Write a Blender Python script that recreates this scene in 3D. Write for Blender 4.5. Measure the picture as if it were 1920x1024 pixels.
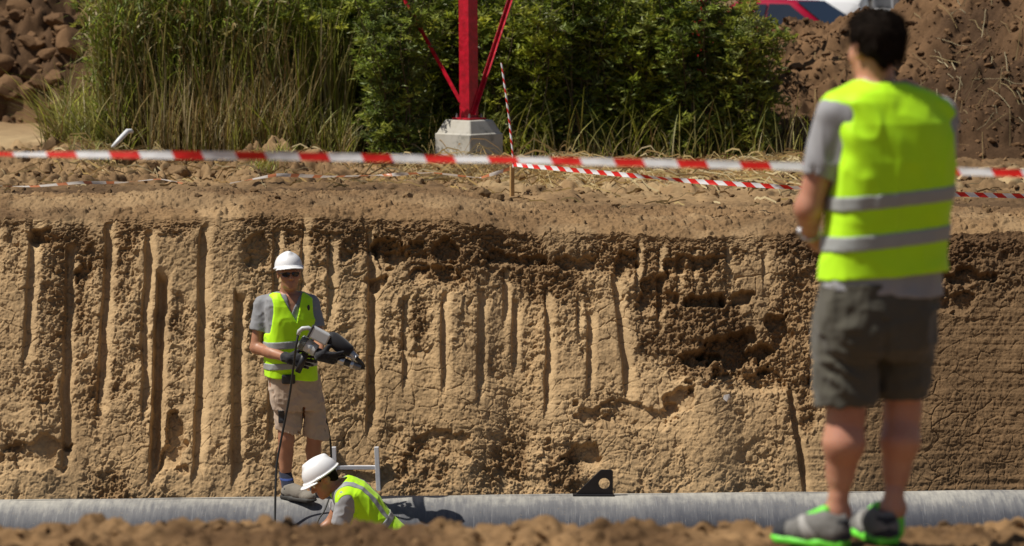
import bpy, math, random
import numpy as np
R = math.radians
C = bpy.context.scene
for _o in list(bpy.data.objects):
    bpy.data.objects.remove(_o)

# ------------------------------------------------------------------ camera
EYE, FPX, PITCH = 1.89, 5528.0, math.atan(546 / 5528.0)
cam_d = bpy.data.cameras.new("camera")
cam = bpy.data.objects.new("camera", cam_d)
C.collection.objects.link(cam)
cam.location = (0, 0, EYE)
cam.rotation_euler = (R(90) - PITCH, 0, 0)
cam_d.sensor_width = 36
cam_d.lens = FPX / 1920 * 36
cam_d.clip_start = 0.1
cam_d.clip_end = 2000
cam_d.dof.use_dof = True
cam_d.dof.focus_distance = 21.9
cam_d.dof.aperture_fstop = 2.8
cam_d.dof.aperture_blades = 9
C.camera = cam

# ------------------------------------------------------------------ light
SUN_EL, SUN_AZ = R(58), R(190)            # azimuth measured from +x towards +y: the sun stands to the left
to_sun = (math.cos(SUN_EL) * math.cos(SUN_AZ), math.cos(SUN_EL) * math.sin(SUN_AZ), math.sin(SUN_EL))
w = bpy.data.worlds.new("World")
C.world = w
w.use_nodes = True
nt = w.node_tree
sky = nt.nodes.new("ShaderNodeTexSky")
sky.sky_type = 'NISHITA'
sky.sun_disc = False
sky.sun_elevation = SUN_EL
sky.sun_rotation = R(90) - SUN_AZ
nt.links.new(sky.outputs[0], nt.nodes["Background"].inputs[0])
nt.nodes["Background"].inputs[1].default_value = 0.05
sun_d = bpy.data.lights.new("sun", 'SUN')
sun_d.energy = 5.0
sun_d.angle = R(0.5)
sun_d.color = (1.0, 0.94, 0.84)
sun = bpy.data.objects.new("sun", sun_d)
C.collection.objects.link(sun)
from mathutils import Vector, Matrix
sun.rotation_euler = Vector(to_sun).to_track_quat('Z', 'Y').to_euler()
C.view_settings.view_transform = 'Standard'
C.view_settings.look = 'None'
C.view_settings.gamma = 1
C.view_settings.use_curve_mapping = False
C.view_settings.exposure = 0.05
C.cycles.max_bounces = 6
C.cycles.diffuse_bounces = 3
C.cycles.use_denoising = True

# ------------------------------------------------------------------ helpers
def at(px, py, Y):
    """a photograph position turned into a world point at distance Y"""
    xc, yc = (px - 960) / FPX, -(py - 512) / FPX
    dy = math.cos(PITCH) + yc * math.sin(PITCH)
    dz = -math.sin(PITCH) + yc * math.cos(PITCH)
    k = Y / dy
    return np.array((xc * k, Y, EYE + dz * k))

def tag(o, label=None, cat=None, group=None, kind=None):
    if label: o['label'] = label
    if cat: o['category'] = cat
    if group: o['group'] = group
    if kind: o['kind'] = kind
    return o

def link(o, parent=None):
    C.collection.objects.link(o)
    if parent is not None:
        o.parent = parent
        o.matrix_parent_inverse = parent.matrix_world.inverted()
    return o

def empty(name, loc=(0, 0, 0), label=None, cat=None, group=None):
    o = bpy.data.objects.new(name, None)
    o.location = loc
    o.empty_display_size = 0.1
    C.collection.objects.link(o)
    bpy.context.view_layer.update()
    return tag(o, label, cat, group)

def np_mesh(name, V, F, mat=None, smooth=True, attr=None, matidx=None):
    """V n*3, F m*k (k = 3 or 4) -> mesh; attr: dict name -> n*4 colours"""
    V = np.asarray(V, np.float32); F = np.asarray(F, np.int32)
    me = bpy.data.meshes.new(name)
    k = F.shape[1]
    me.vertices.add(len(V)); me.vertices.foreach_set("co", V.ravel())
    me.loops.add(F.size); me.loops.foreach_set("vertex_index", F.ravel())
    me.polygons.add(len(F)); me.polygons.foreach_set("loop_start", np.arange(0, F.size, k, dtype=np.int32))
    me.update(calc_edges=True)
    me.polygons.foreach_set("use_smooth", np.full(len(F), bool(smooth)))
    for an, av in (attr or {}).items():
        a = me.attributes.new(an, 'FLOAT_COLOR', 'POINT')
        a.data.foreach_set("color", np.asarray(av, np.float32).ravel())
    if mat is not None:
        for m in (mat if isinstance(mat, (list, tuple)) else [mat]):
            me.materials.append(m)
    if matidx is not None:
        me.polygons.foreach_set("material_index", np.asarray(matidx, np.int32))
    me.validate()
    return me

def obj(name, me, parent=None):
    return link(bpy.data.objects.new(name, me), parent)

def grid_faces(nu, nv):
    i = np.arange(nu * nv).reshape(nv, nu)
    return np.stack([i[:-1, :-1], i[:-1, 1:], i[1:, 1:], i[1:, :-1]], -1).reshape(-1, 4)

class MB:
    """collects polygons of one mesh"""
    def __init__(s): s.v = []; s.f = []; s.m = []
    def add(s, vs, fs, m=0):
        b = len(s.v); s.v += [tuple(map(float, p)) for p in vs]
        s.f += [tuple(b + i for i in f) for f in fs]; s.m += [m] * len(fs)
    def box(s, c, size, rot=None, m=0):
        c = np.array(c, float); h = np.array(size, float) / 2
        P = np.array([(x, y, z) for z in (-1, 1) for y in (-1, 1) for x in (-1, 1)]) * h
        if rot is not None: P = P @ np.array(rot).T
        s.add(P + c, [(0, 2, 3, 1), (4, 5, 7, 6), (0, 1, 5, 4), (2, 6, 7, 3), (0, 4, 6, 2), (1, 3, 7, 5)], m)
    def tube(s, pts, rad, n=8, m=0, cap=True):
        pts = [np.array(p, float) for p in pts]
        rad = rad if hasattr(rad, '__len__') else [rad] * len(pts)
        b = len(s.v); N = None
        for i, p in enumerate(pts):
            t = pts[min(i + 1, len(pts) - 1)] - pts[max(i - 1, 0)]
            t /= np.linalg.norm(t) + 1e-9
            if N is None:
                N = np.cross(t, (0, 0, 1)) if abs(t[2]) < .9 else np.cross(t, (1, 0, 0))
            N = N - t * np.dot(N, t); N /= np.linalg.norm(N) + 1e-9
            B = np.cross(t, N)
            for k in range(n):
                a = 2 * math.pi * k / n
                s.v.append(tuple(p + rad[i] * (math.cos(a) * N + math.sin(a) * B)))
        for i in range(len(pts) - 1):
            for k in range(n):
                a, c = b + i * n + k, b + i * n + (k + 1) % n
                s.f.append((a, c, c + n, a + n)); s.m.append(m)
        if cap:
            s.f.append(tuple(b + k for k in range(n))[::-1]); s.m.append(m)
            e = b + (len(pts) - 1) * n
            s.f.append(tuple(e + k for k in range(n))); s.m.append(m)
    def build(s, name, mat, parent=None, smooth=False, bevel=0, objname=None):
        me = bpy.data.meshes.new(name); me.from_pydata(s.v, [], s.f)
        for mm in (mat if isinstance(mat, (list, tuple)) else [mat]): me.materials.append(mm)
        me.polygons.foreach_set("material_index", s.m)
        me.polygons.foreach_set("use_smooth", [smooth] * len(s.f))
        me.update()
        o = obj(name, me, parent)
        if bevel:
            b = o.modifiers.new("bevel", 'BEVEL'); b.width = bevel; b.segments = 2; b.limit_method = 'ANGLE'
        return o

# ------------------------------------------------------------------ noise (numpy)
def _hash(ix, iy, iz, seed):
    h = (ix.astype(np.uint32) * np.uint32(374761393) + iy.astype(np.uint32) * np.uint32(668265263)
         + iz.astype(np.uint32) * np.uint32(2147483647 - 1640531) + np.uint32((seed * 1274126177) & 0xffffffff))
    h = (h ^ (h >> np.uint32(13))) * np.uint32(1274126177)
    h = (h ^ (h >> np.uint32(16))) * np.uint32(2246822519)
    h = h ^ (h >> np.uint32(15))
    return (h & np.uint32(0xffffff)).astype(np.float32) / np.float32(0xffffff)

def noise(x, y, z=None, seed=0):
    x = np.asarray(x, np.float32); y = np.asarray(y, np.float32)
    x, y = np.broadcast_arrays(x, y)
    z3 = z is not None
    z = np.zeros_like(x) if z is None else np.broadcast_to(np.asarray(z, np.float32), x.shape)
    ix, iy, iz = (np.floor(a).astype(np.int32) for a in (x, y, z))
    fx, fy, fz = (a - b.astype(np.float32) for a, b in ((x, ix), (y, iy), (z, iz)))
    s = lambda t: t * t * t * (t * (t * 6 - 15) + 10)
    u, v, q = s(fx), s(fy), s(fz)
    out = 0
    for dz in ((0, 1) if z3 else (0,)):
        for dy in (0, 1):
            for dx in (0, 1):
                wgt = (u if dx else 1 - u) * (v if dy else 1 - v) * ((q if dz else 1 - q) if z3 else 1)
                out = out + wgt * _hash(ix + dx, iy + dy, iz + dz, seed)
    return out * 2 - 1

def fbm(x, y, z=None, oct=4, seed=0, gain=.5):
    o, a, f, n = 0, 1.0, 1.0, 0
    for k in range(oct):
        o = o + a * noise(np.asarray(x) * f, np.asarray(y) * f, None if z is None else np.asarray(z) * f, seed + k * 17)
        n += a; a *= gain; f *= 2.03
    return o / n

def worley(x, y, seed=0):
    x = np.asarray(x, np.float32); y = np.asarray(y, np.float32)
    ix, iy = np.floor(x).astype(np.int32), np.floor(y).astype(np.int32)
    f1 = np.full(x.shape, 9., np.float32); f2 = f1.copy(); cid = np.zeros_like(f1)
    zz = np.zeros_like(ix)
    for dy in (-1, 0, 1):
        for dx in (-1, 0, 1):
            cx, cy = ix + dx, iy + dy
            px = cx + _hash(cx, cy, zz, seed); py = cy + _hash(cx, cy, zz + 1, seed)
            d = np.hypot(x - px, y - py)
            near = d < f1
            f2 = np.where(near, f1, np.minimum(f2, d))
            cid = np.where(near, _hash(cx, cy, zz + 2, seed), cid)
            f1 = np.where(near, d, f1)
    return f1, f2, cid

def sst(a, b, x):
    t = np.clip((np.asarray(x, np.float32) - a) / (b - a), 0, 1)
    return t * t * (3 - 2 * t)

def clods(x, y, size, seed, cover=.6):
    """lumps of earth of about one size: rounded cells of random height, faceted"""
    wx = x + .25 * size * noise(x / size * 1.3, y / size * 1.3, seed=seed + 5)
    wy = y + .25 * size * noise(x / size * 1.3 + 40, y / size * 1.3, seed=seed + 6)
    f1, f2, cid = worley(wx / size, wy / size, seed)
    on = cid < cover
    h = np.clip((f2 - f1) * 1.6, 0, 1)
    h = np.sqrt(np.clip(1 - (1 - h) ** 2, 0, 1))
    return np.where(on, h * (.35 + .65 * (cid / max(cover, 1e-3))), 0) * size

# ------------------------------------------------------------------ materials
def nodes(m):
    m.use_nodes = True
    n = m.node_tree.nodes; l = m.node_tree.links
    return n, l, n["Principled BSDF"]

def tex_noise(n, l, scale, detail=6, rough=.6, coord='Object', vec_scale=None):
    tc = n.new("ShaderNodeTexCoord")
    t = n.new("ShaderNodeTexNoise"); t.inputs["Scale"].default_value = scale
    t.inputs["Detail"].default_value = detail; t.inputs["Roughness"].default_value = rough
    src = tc.outputs[coord]
    if vec_scale:
        mp = n.new("ShaderNodeMapping"); mp.inputs["Scale"].default_value = vec_scale
        l.new(src, mp.inputs[0]); src = mp.outputs[0]
    l.new(src, t.inputs["Vector"])
    return t.outputs[0]

def ramp(n, l, fac, stops):
    r = n.new("ShaderNodeValToRGB")
    while len(r.color_ramp.elements) < len(stops): r.color_ramp.elements.new(.5)
    for e, (p, c) in zip(r.color_ramp.elements, stops):
        e.position = p; e.color = (*c, 1) if len(c) == 3 else c
    l.new(fac, r.inputs[0])
    return r.outputs[0]

def mixc(n, l, fac, a, b, mode='MIX'):
    m = n.new("ShaderNodeMix"); m.data_type = 'RGBA'; m.blend_type = mode
    for sock, v in ((m.inputs[0], fac), (m.inputs[6], a), (m.inputs[7], b)):
        if isinstance(v, (int, float)): sock.default_value = v
        elif isinstance(v, tuple): sock.default_value = (*v, 1)
        else: l.new(v, sock)
    return m.outputs[2]

def bump(n, l, b, h, strength=.5, dist=.01):
    k = n.new("ShaderNodeBump"); k.inputs["Strength"].default_value = strength
    k.inputs["Distance"].default_value = dist
    l.new(h, k.inputs["Height"]); l.new(k.outputs[0], b.inputs["Normal"])

def simple(name, col, rough=.6, metal=0, var=.15, vscale=30, bmp=0, bdist=.002, spec=None, bscale=None):
    m = bpy.data.materials.new(name); n, l, b = nodes(m)
    lo = tuple(c * (1 - var) for c in col); hi = tuple(min(1, c * (1 + var)) for c in col)
    t = tex_noise(n, l, vscale)
    l.new(ramp(n, l, t, [(.3, lo), (.7, hi)]), b.inputs["Base Color"])
    b.inputs["Roughness"].default_value = rough; b.inputs["Metallic"].default_value = metal
    if spec is not None: b.inputs["Specular IOR Level"].default_value = spec
    if bmp: bump(n, l, b, tex_noise(n, l, bscale or vscale * 4), bmp, bdist)
    return m

def soil_mat(name, dry, crumb, damp, bstr=.6):
    """earth: the attribute 'soil' holds real material zones (r smooth dry clay, g dark damp topsoil, b straw dust)"""
    m = bpy.data.materials.new(name); n, l, b = nodes(m)
    a = n.new("ShaderNodeAttribute"); a.attribute_name = "soil"
    s = n.new("ShaderNodeSeparateColor"); l.new(a.outputs["Color"], s.inputs[0])
    t1 = tex_noise(n, l, 2.2, 7, .62); t2 = tex_noise(n, l, 38, 5, .7)
    cr = ramp(n, l, t2, [(.28, tuple(c * .62 for c in crumb)), (.5, crumb), (.75, tuple(c * 1.3 for c in crumb))])
    dr = ramp(n, l, t2, [(.25, tuple(c * .82 for c in dry)), (.7, tuple(c * 1.12 for c in dry))])
    dm = ramp(n, l, t2, [(.25, tuple(c * .6 for c in damp)), (.75, tuple(c * 1.4 for c in damp))])
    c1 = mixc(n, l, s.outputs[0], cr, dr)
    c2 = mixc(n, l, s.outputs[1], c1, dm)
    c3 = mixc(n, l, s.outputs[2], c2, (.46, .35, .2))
    g = ramp(n, l, t1, [(.3, (.78, .76, .74)), (.7, (1.12, 1.1, 1.06))])
    c4 = mixc(n, l, 1.0, c3, g, 'MULTIPLY')
    l.new(c4, b.inputs["Base Color"]); b.inputs["Roughness"].default_value = .95
    b.inputs["Specular IOR Level"].default_value = .15
    bump(n, l, b, tex_noise(n, l, 120, 6, .75), bstr, .006)
    return m
# ================================================================== the setting: earth
RIM_Y, TILT = 23.25, R(22)
def rim_z(x):
    return .15 - .14 * sst(-.6, .2, x) + .015 * noise(x * 1.7, x * 0 + 3, seed=3)
def rim_y(x):
    return RIM_Y + .035 * x + .05 * noise(x * .8, x * 0, seed=4) + .04 * noise(x * 2.7, x * 0, seed=5)

def far_h(x, y):
    """height of the ground beyond the trench"""
    h = rim_z(x) * (1 - sst(24.5, 27, y))
    ridge = np.exp(-((y - 28.6 - .25 * noise(x * .5, x * 0, seed=8)) / 1.0) ** 2)
    left = sst(-1.1, -2.0, x)
    h = h + ridge * (.035 + .05 * noise(x * .9, y * .9, seed=9)) * (1 + 1.6 * left)
    rough = sst(24.6, 26.3, y + .5 * noise(x * .8, y * .8, seed=10)) * (1 - .75 * sst(31, 36, y))
    rut = .025 * noise(x * .35, y * 5, seed=12) * (1 - rough) + .02 * noise(x * 1.2, y * 1.5, seed=13)
    lump = clods(x, y, .26, 21, .35) * .55 + clods(x, y, .12, 22, .5) * .6 + clods(x, y, .05, 23, .6) * .55
    h = h + rut + rough * lump * (.5 + .25 * ridge + .45 * left) + (1 - rough) * (clods(x, y, .07, 24, .3) * .4 + clods(x, y, .03, 26, .4) * .5)
    h = h + .012 * fbm(x * 9, y * 9, oct=3, seed=25)
    return h

def patch(xs, ys, hf, rough_fn=None):
    X, Y = np.meshgrid(xs, ys)
    X, Y = X.astype(np.float32), Y.astype(np.float32)
    return np.stack([X, Y, hf(X, Y)], -1).reshape(-1, 3), grid_faces(len(xs), len(ys))

def spaced(a0, a1, step, lo, hi, coarse):
    """fine between a0 and a1, coarser outside, out to lo .. hi"""
    mid = np.arange(a0, a1 + step / 2, step)
    out = [mid]
    for d, end in ((-1, lo), (1, hi)):
        s, p, l = step, (a0 if d < 0 else a1), []
        while (p - end) * d < 0:
            s = min(s * 1.25, coarse); p = p + d * s; l.append(p)
        out = [np.array(l[::-1])] + out if d < 0 else out + [np.array(l)]
    return np.concatenate(out)

CLAY, CRUMB, DAMP = (.56, .40, .225), (.295, .19, .097), (.115, .067, .034)
M_wall = soil_mat("cut_clay", CLAY, CRUMB, DAMP)
M_far = soil_mat("worked_earth", (.30, .20, .105), (.21, .132, .068), (.085, .052, .028))
M_near = soil_mat("loose_earth", (.29, .18, .088), (.21, .125, .06), (.08, .045, .022))
M_heap = soil_mat("heaped_earth", (.19, .112, .058), (.14, .08, .041), (.055, .032, .018))

# ---- the cut wall of the trench
def build_wall():
    xs = spaced(-4.4, 4.4, .0050, -14, 14, .12)
    ss = np.concatenate([np.arange(-1.3, -.35, .02), np.arange(-.35, 2.46, .0055), np.arange(2.46, 3.5, .05)])
    X, S = np.meshgrid(xs, ss); X = X.astype(np.float32); S = S.astype(np.float32)
    U = 960 + X / .00412; V = 420 + 237 * S + 4           # design coordinates
    dep = np.zeros_like(X); smooth = np.zeros_like(X)
    inw = sst(.02, .14, S)
    # broad unevenness
    dep += .05 * fbm(X * .9, S * .9, oct=3, seed=31) + .012 * fbm(X * 3.1, S * 2.2, oct=3, seed=32)
    # tooth marks of the bucket: step on the left, floor rising to the right
    G = [(48, 415, 740, 34, .045), (116, 500, 930, 30, .07), (187, 440, 850, 34, .06), (262, 470, 850, 30, .055),
         (288, 560, 960, 36, .12), (366, 450, 960, 34, .055), (436, 590, 960, 34, .075), (503, 470, 900, 30, .05),
         (-30, 420, 900, 36, .06), (-105, 440, 930, 36, .06), (-180, 430, 930, 36, .05), (-260, 430, 930, 36, .06),
         (560, 430, 700, 26, .03), (612, 470, 670, 30, .04), (684, 455, 870, 30, .06), (754, 595, 790, 26, .04),
         (828, 600, 790, 26, .04), (898, 580, 800, 26, .04), (944, 525, 640, 22, .035), (962, 575, 730, 24, .04),
         (1022, 565, 810, 26, .045), (1086, 562, 660, 22, .035), (1104, 590, 770, 26, .045), (1160, 535, 770, 32, .05),
         (1198, 440, 570, 20, .05), (1240, 455, 650, 22, .03), (1276, 485, 570, 22, .035), (1302, 465, 555, 22, .035),
         (1372, 455, 545, 22, .03), (1440, 470, 560, 22, .03), (1480, 760, 960, 22, .07)]
    rg = np.random.RandomState(5)
    for (u, v0, v1, wd, dp) in G:
        wob = 3 * noise(V / 110, V * 0 + u, seed=41) + 1.3 * noise(V / 25, V * 0 + u, seed=42)
        lean = rg.uniform(-.015, .015) * (V - v0)
        if u == 1160: lean = .1 * np.clip(V - 600, -100, 200)
        if u == 1480: lean = .13 * (V - v0)
        t = U + wob - u - lean
        on = sst(v0 - 8, v0 + 10, V + 14 * noise(U / 30, V / 30, seed=43)) * (1 - sst(v1 - 60, v1 + 20, V))
        p = sst(-2.5, 1, t) * (1 - sst(.12 * wd, .85 * wd, t)) * on
        dep -= dp * 1.2 * p
        dep += .012 * np.exp(-((t + 8) / 7) ** 2) * on * (.5 + .9 * noise(V / 22, U / 40, seed=44))
        sm = .85 * sst(-2, 3, t) * (1 - sst(.4 * wd, .85 * wd, t + 5 * noise(V / 9, U / 40, seed=45))) * on
        smooth = np.maximum(smooth, sm)
    # places where earth fell out
    H = [(725, 515, 34, 42, .09), (772, 528, 45, 36, .06), (832, 512, 34, 32, .08), (700, 590, 22, 28, .05), (820, 560, 60, 24, .05),
         (1388, 685, 64, 40, .13), (1318, 690, 34, 20, .08), (1335, 578, 40, 18, .09), (1392, 574, 30, 18, .09), (1470, 640, 26, 40, .08),
         (1300, 500, 60, 22, .05), (1180, 510, 26, 40, .06), (1070, 505, 44, 20, .06), (960, 500, 60, 18, .05),
         (1090, 880, 40, 22, .07), (1230, 560, 40, 60, .06), (1410, 740, 90, 26, .05),
         (330, 890, 26, 60, .08), (70, 905, 60, 34, .05), (60, 470, 26, 30, .06), (150, 560, 20, 24, .05), 
         (480, 520, 26, 40, .05), (830, 885, 60, 34, .04), (1200, 800, 90, 34, .04), (1275, 770, 40, 24, .06), (1840, 540, 70, 20, .07),
         (1790, 590, 50, 26, .05), (560, 620, 14, 30, .04), (640, 520, 18, 22, .04)]
    for (u, v, a, b, dp) in H:
        q = np.hypot((U - u) / a, (V - v) / b) + .85 * fbm(U / 30, V / 26, oct=4, seed=51)
        # sharp at the top edge, running out below
        k = (1 - sst(.75, .98, q)) * np.where(V < v, 1, 1 - sst(.2, 1.1, (V - v) / b) * .75)
        dep -= dp * 1.1 * k; smooth *= 1 - k
    # crumbled zones between the marks
    zone = .35 + .9 * fbm(X * 2.6, S * 2.0, oct=4, seed=61)
    zone += .38 * (1 - sst(440, 540, V)) + .35 * np.exp(-((U - 1350) / 170) ** 2 - ((V - 640) / 110) ** 2)
    zone += .3 * np.exp(-((U - 900) / 260) ** 2 - ((V - 520) / 60) ** 2)
    zone -= .55 * sst(1500, 1600, U) * sst(560, 640, V) + .35 * np.exp(-((U - 1050) / 190) ** 2 - ((V - 800) / 70) ** 2)
    crumb = sst(.5, .8, zone) * (1 - .92 * smooth)
    # earth broken away in scabs of many sizes: flat faces with crisp chipped edges
    jx = X + .012 * fbm(X * 30, S * 30, oct=2, seed=70); jy = S + .012 * fbm(X * 30 + 5, S * 30, oct=2, seed=69)
    keep = 1 - .8 * smooth
    for sc, dp_, th, sd in ((4.2, .013, .20, 71), (8.5, .011, .16, 72), (17, .010, .12, 73), (34, .008, .10, 74), (60, .005, .08, 76)):
        fl = fbm(jx * sc, jy * sc * .85, oct=2, seed=sd)
        thr = th - .32 * crumb * (sc > 8) - .10 * sst(.3, .8, zone)
        dep -= dp_ * sst(thr, thr + .07, fl) * keep * (.35 + .65 * np.maximum(crumb, sst(.2, .5, zone)))
    rgh = np.abs(fbm(X * 26, S * 26, oct=3, seed=78)) - .2
    lumps = clods(jx, jy, .06, 75, .4) * .5 + clods(jx, jy, .026, 79, .6) * .75
    dep += crumb * (lumps - .018 + .026 * rgh)
    dep += .0035 * fbm(X * 40, S * 40, oct=2, seed=80) * keep
    # horizontal scrape lines
    scr = np.clip(sst(1440, 1560, U) * sst(560, 620, V) + .8 * np.exp(-((U - 1060) / 220) ** 2) * sst(700, 760, V) + .15, 0, 1)
    dep += .008 * scr * fbm(X * .5, S * 26, oct=3, seed=81) * (1 - .6 * crumb)
    # drying cracks
    wx = X + .05 * fbm(X * 5, S * 5, oct=3, seed=83); wy = S + .05 * fbm(X * 5 + 9, S * 5, oct=3, seed=84)
    f1, f2, cid = worley(wx * 5.2, wy * 6.2, 85)
    cm = sst(-.05, .45, noise(X * 1.1, S * 1.1, seed=86) + .12)
    dep -= .013 * (1 - sst(.005, .045, f2 - f1)) * cm * (1 - crumb) * sst(.0, .5, cid + .4 * noise(X * 9, S * 9, seed=89))
    f1, f2, cid2 = worley(wx * 13, wy * 13, 87)
    cm2 = sst(.0, .4, noise(X * 1.7 + 7, S * 1.7, seed=88))
    dep -= .006 * (1 - sst(.02, .10, f2 - f1)) * cm2 * (1 - crumb)
    dep = (dep + .04) * sst(-.05, .22, S)
    # profile: ground, rounded rim, slope
    rz, ry = rim_z(X), rim_y(X)
    r = .20
    fy = np.where(S < 0, -S, -S * math.sin(TILT)) - r * np.exp(-np.abs(S) / r) * .25
    fz = np.where(S < 0, 0, -S * math.cos(TILT)) - r * np.exp(-np.abs(S) / r) * .55
    Yb = ry + fy
    gh = far_h(X, Yb)
    Z = np.where(S < 0, gh, rz * 0 + far_h(X, ry) * (1 - sst(0, .3, S)) + rz * sst(0, .3, S)) + fz
    bulge = (.006 + .05 * np.clip(fbm(X * 3.2, S * 0 + 2, oct=3, seed=93), -.4, 1)) * np.exp(-((S - .04) / .07) ** 2) * (clods(X, S, .09, 91, .7) / .09 + clods(X, S, .04, 92, .7) / .04 * .6 - .5)
    n = (0, -math.cos(TILT), math.sin(TILT))
    P = np.stack([X, Yb + (dep + bulge) * n[1], Z + (dep + bulge) * n[2]], -1).reshape(-1, 3)
    # material zones
    tone = fbm(X * 1.3, S * 1.0, oct=4, seed=95)
    smc = np.clip(.52 * (1 - crumb) + .42 * smooth + .25 * tone, 0, 1)
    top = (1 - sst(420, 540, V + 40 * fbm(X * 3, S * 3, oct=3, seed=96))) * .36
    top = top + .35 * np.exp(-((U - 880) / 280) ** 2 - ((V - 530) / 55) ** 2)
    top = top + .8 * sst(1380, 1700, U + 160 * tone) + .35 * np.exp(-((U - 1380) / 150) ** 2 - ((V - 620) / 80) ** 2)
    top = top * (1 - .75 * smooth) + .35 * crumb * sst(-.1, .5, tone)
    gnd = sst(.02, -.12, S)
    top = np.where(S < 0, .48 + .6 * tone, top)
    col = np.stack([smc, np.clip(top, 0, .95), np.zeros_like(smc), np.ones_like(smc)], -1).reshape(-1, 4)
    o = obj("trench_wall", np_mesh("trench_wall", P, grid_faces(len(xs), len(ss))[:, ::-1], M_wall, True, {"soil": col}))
    tag(o, kind='structure')
build_wall()

# ---- ground beyond
def build_far():
    xs = spaced(-5.6, 6.2, .018, -220, 220, 12); ys = spaced(23.7, 31.5, .026, 23.66, 420, 12)
    V, F = patch(xs, ys, far_h)
    x, y = V[:, 0], V[:, 1]
    # starts behind the rolled-over top of the wall mesh
    V[:, 1] = np.maximum(y, rim_y(x) + 1.22); V[:, 2] = far_h(x, V[:, 1]) - .004
    t = fbm(x * 1.1, y * .7, oct=4, seed=101)
    road = (1 - sst(24.6, 25.6, y + .4 * t))
    pale = sst(-.1, .5, t + .2) * .8
    damp = np.clip(road * (.46 + .9 * fbm(x * .8, y * 2.2, oct=4, seed=105)) + .3 * sst(.0, .6, -t) + .35 * sst(2, 4, x) + .5 * np.exp(-((y - 24.3) / .5) ** 2) * sst(-1, -2.2, x), 0, .9)
    pathm = np.exp(-((y - 35.2) / 2.4) ** 2) * (1 - sst(-4.4, -3.6, x))
    straw = np.clip(np.exp(-((y - 27.6) / 1.3) ** 2) * sst(-1.5, .5, x) * .8 * sst(.0, .35, fbm(x * 4, y * 4, oct=3, seed=103)), 0, 1)
    col = np.stack([np.clip(pale + pathm, 0, 1), damp * (1 - pathm), np.clip(straw + .6 * pathm, 0, 1), np.ones_like(t)], -1)
    o = obj("far_ground", np_mesh("far_ground", V, F, M_far, True, {"soil": col}))
    tag(o, kind='structure')
build_far()

# ---- near bank the man stands on
def near_h(x, y):
    h = -.105 + .03 * noise(x * .9, y * .9, seed=111)
    edge = 10.72 + .12 * noise(x * 1.1, x * 0, seed=112) + .06 * noise(x * 3.3, x * 0, seed=113)
    flat = 1 - .85 * np.exp(-((x - 1.18) / .42) ** 2 - ((y - 9.9) / .35) ** 2)
    h = h * flat + (clods(x, y, .17, 121, .30) * .2 + clods(x, y, .08, 122, .4) * .4 + clods(x, y, .035, 123, .6) * .6 - .02) * flat
    h = h + .01 * fbm(x * 14, y * 14, oct=3, seed=124) * flat
    over = np.clip(y - edge, 0, None)
    return h - np.where(over > 0, over * over / (over + .12) * 1.7, 0)
def build_near():
    xs = spaced(-2.6, 2.6, .012, -60, 60, 3); ys = np.concatenate([spaced(9.3, 11.1, .012, -60, 11.1, 3), np.arange(11.15, 12.9, .06)])
    V, F = patch(xs, ys, near_h)
    x, y = V[:, 0], V[:, 1]
    t = fbm(x * 2.1, y * 2.1, oct=4, seed=131)
    col = np.stack([np.clip(.5 + 1.1 * t, 0, 1), np.clip(.25 - 1.1 * t, 0, .8), 0 * t, 0 * t + 1], -1)
    tag(obj("near_bank", np_mesh("near_bank", V, F, M_near, True, {"soil": col})), kind='structure')
    xs = np.linspace(-60, 60, 240); ys = np.linspace(12.3, 22.6, 60)
    V, F = patch(xs, ys, lambda a, b: -2.98 + .05 * fbm(a, b, seed=133))
    t = V[:, 0] * 0
    tag(obj("trench_floor", np_mesh("trench_floor", V, F, M_wall, True, {"soil": np.stack([t + .3, t + .4, t, t + 1], -1)})), kind='structure')
build_near()

# ---- heaps of dug earth
def heap_surface(hf, seed, big):
    def f(X, Y):
        H = hf(X, Y); on = sst(0, .25, H)
        L = clods(X, Y, big, seed, .4) * .3 + clods(X, Y, big * .5, seed + 1, .6) * .35 + big * .45 * (np.abs(fbm(X * .6 / big, Y * .6 / big, oct=4, seed=seed + 6)) * 1.6)
        L = L + clods(X, Y, big * .22, seed + 2, .65) * .7 + clods(X, Y, big * .1, seed + 4, .6) * .9 + .03 * fbm(X * 14, Y * 14, oct=3, seed=seed + 7)
        return H + on * L + .06 * fbm(X * 2, Y * 2, seed=seed + 3) * on
    return f
def build_heap(name, hf, xs, ys, seed, big):
    X, Y = np.meshgrid(xs, ys); X = X.astype(np.float32); Y = Y.astype(np.float32)
    Z = heap_surface(hf, seed, big)(X, Y)
    t = fbm(X * 1.2, Y * 1.2, oct=4, seed=seed + 9)
    col = np.stack([np.clip(.4 + t, 0, 1), np.clip(.35 - t, 0, .9), 0 * t, 0 * t + 1], -1).reshape(-1, 4)
    P = np.stack([X, Y, Z], -1).reshape(-1, 3)
    o = obj(name, np_mesh(name, P, grid_faces(len(xs), len(ys)), M_heap, True, {"soil": col}))
    return tag(o, kind='structure')
def heap_right(x, y):
    crest = np.interp(x, [1.2, 2.4, 3.1, 3.6, 4.2, 4.7, 5.4, 6.5, 9, 13, 16], [-.2, .6, 1.36, 1.42, 1.42, 1.62, 2.25, 2.7, 3.0, 1.9, -.3]).astype(np.float32)
    crest = crest + .12 * noise(x * 1.5, y * 1.5, seed=141)
    f = np.where(y < 33.6, 1 - np.clip((33.6 - y) / 3.0, 0, 2) ** 1.15, 1 - np.clip((y - 33.6) / 3.2, 0, 2) ** 1.3)
    return np.where(f > 0, crest * f, f * .6) - .05
build_heap("soil_heap", heap_right, spaced(2.2, 6.6, .03, 1.0, 16, .25), spaced(30.2, 34.2, .03, 30.1, 38, .2), 151, .34)
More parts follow.
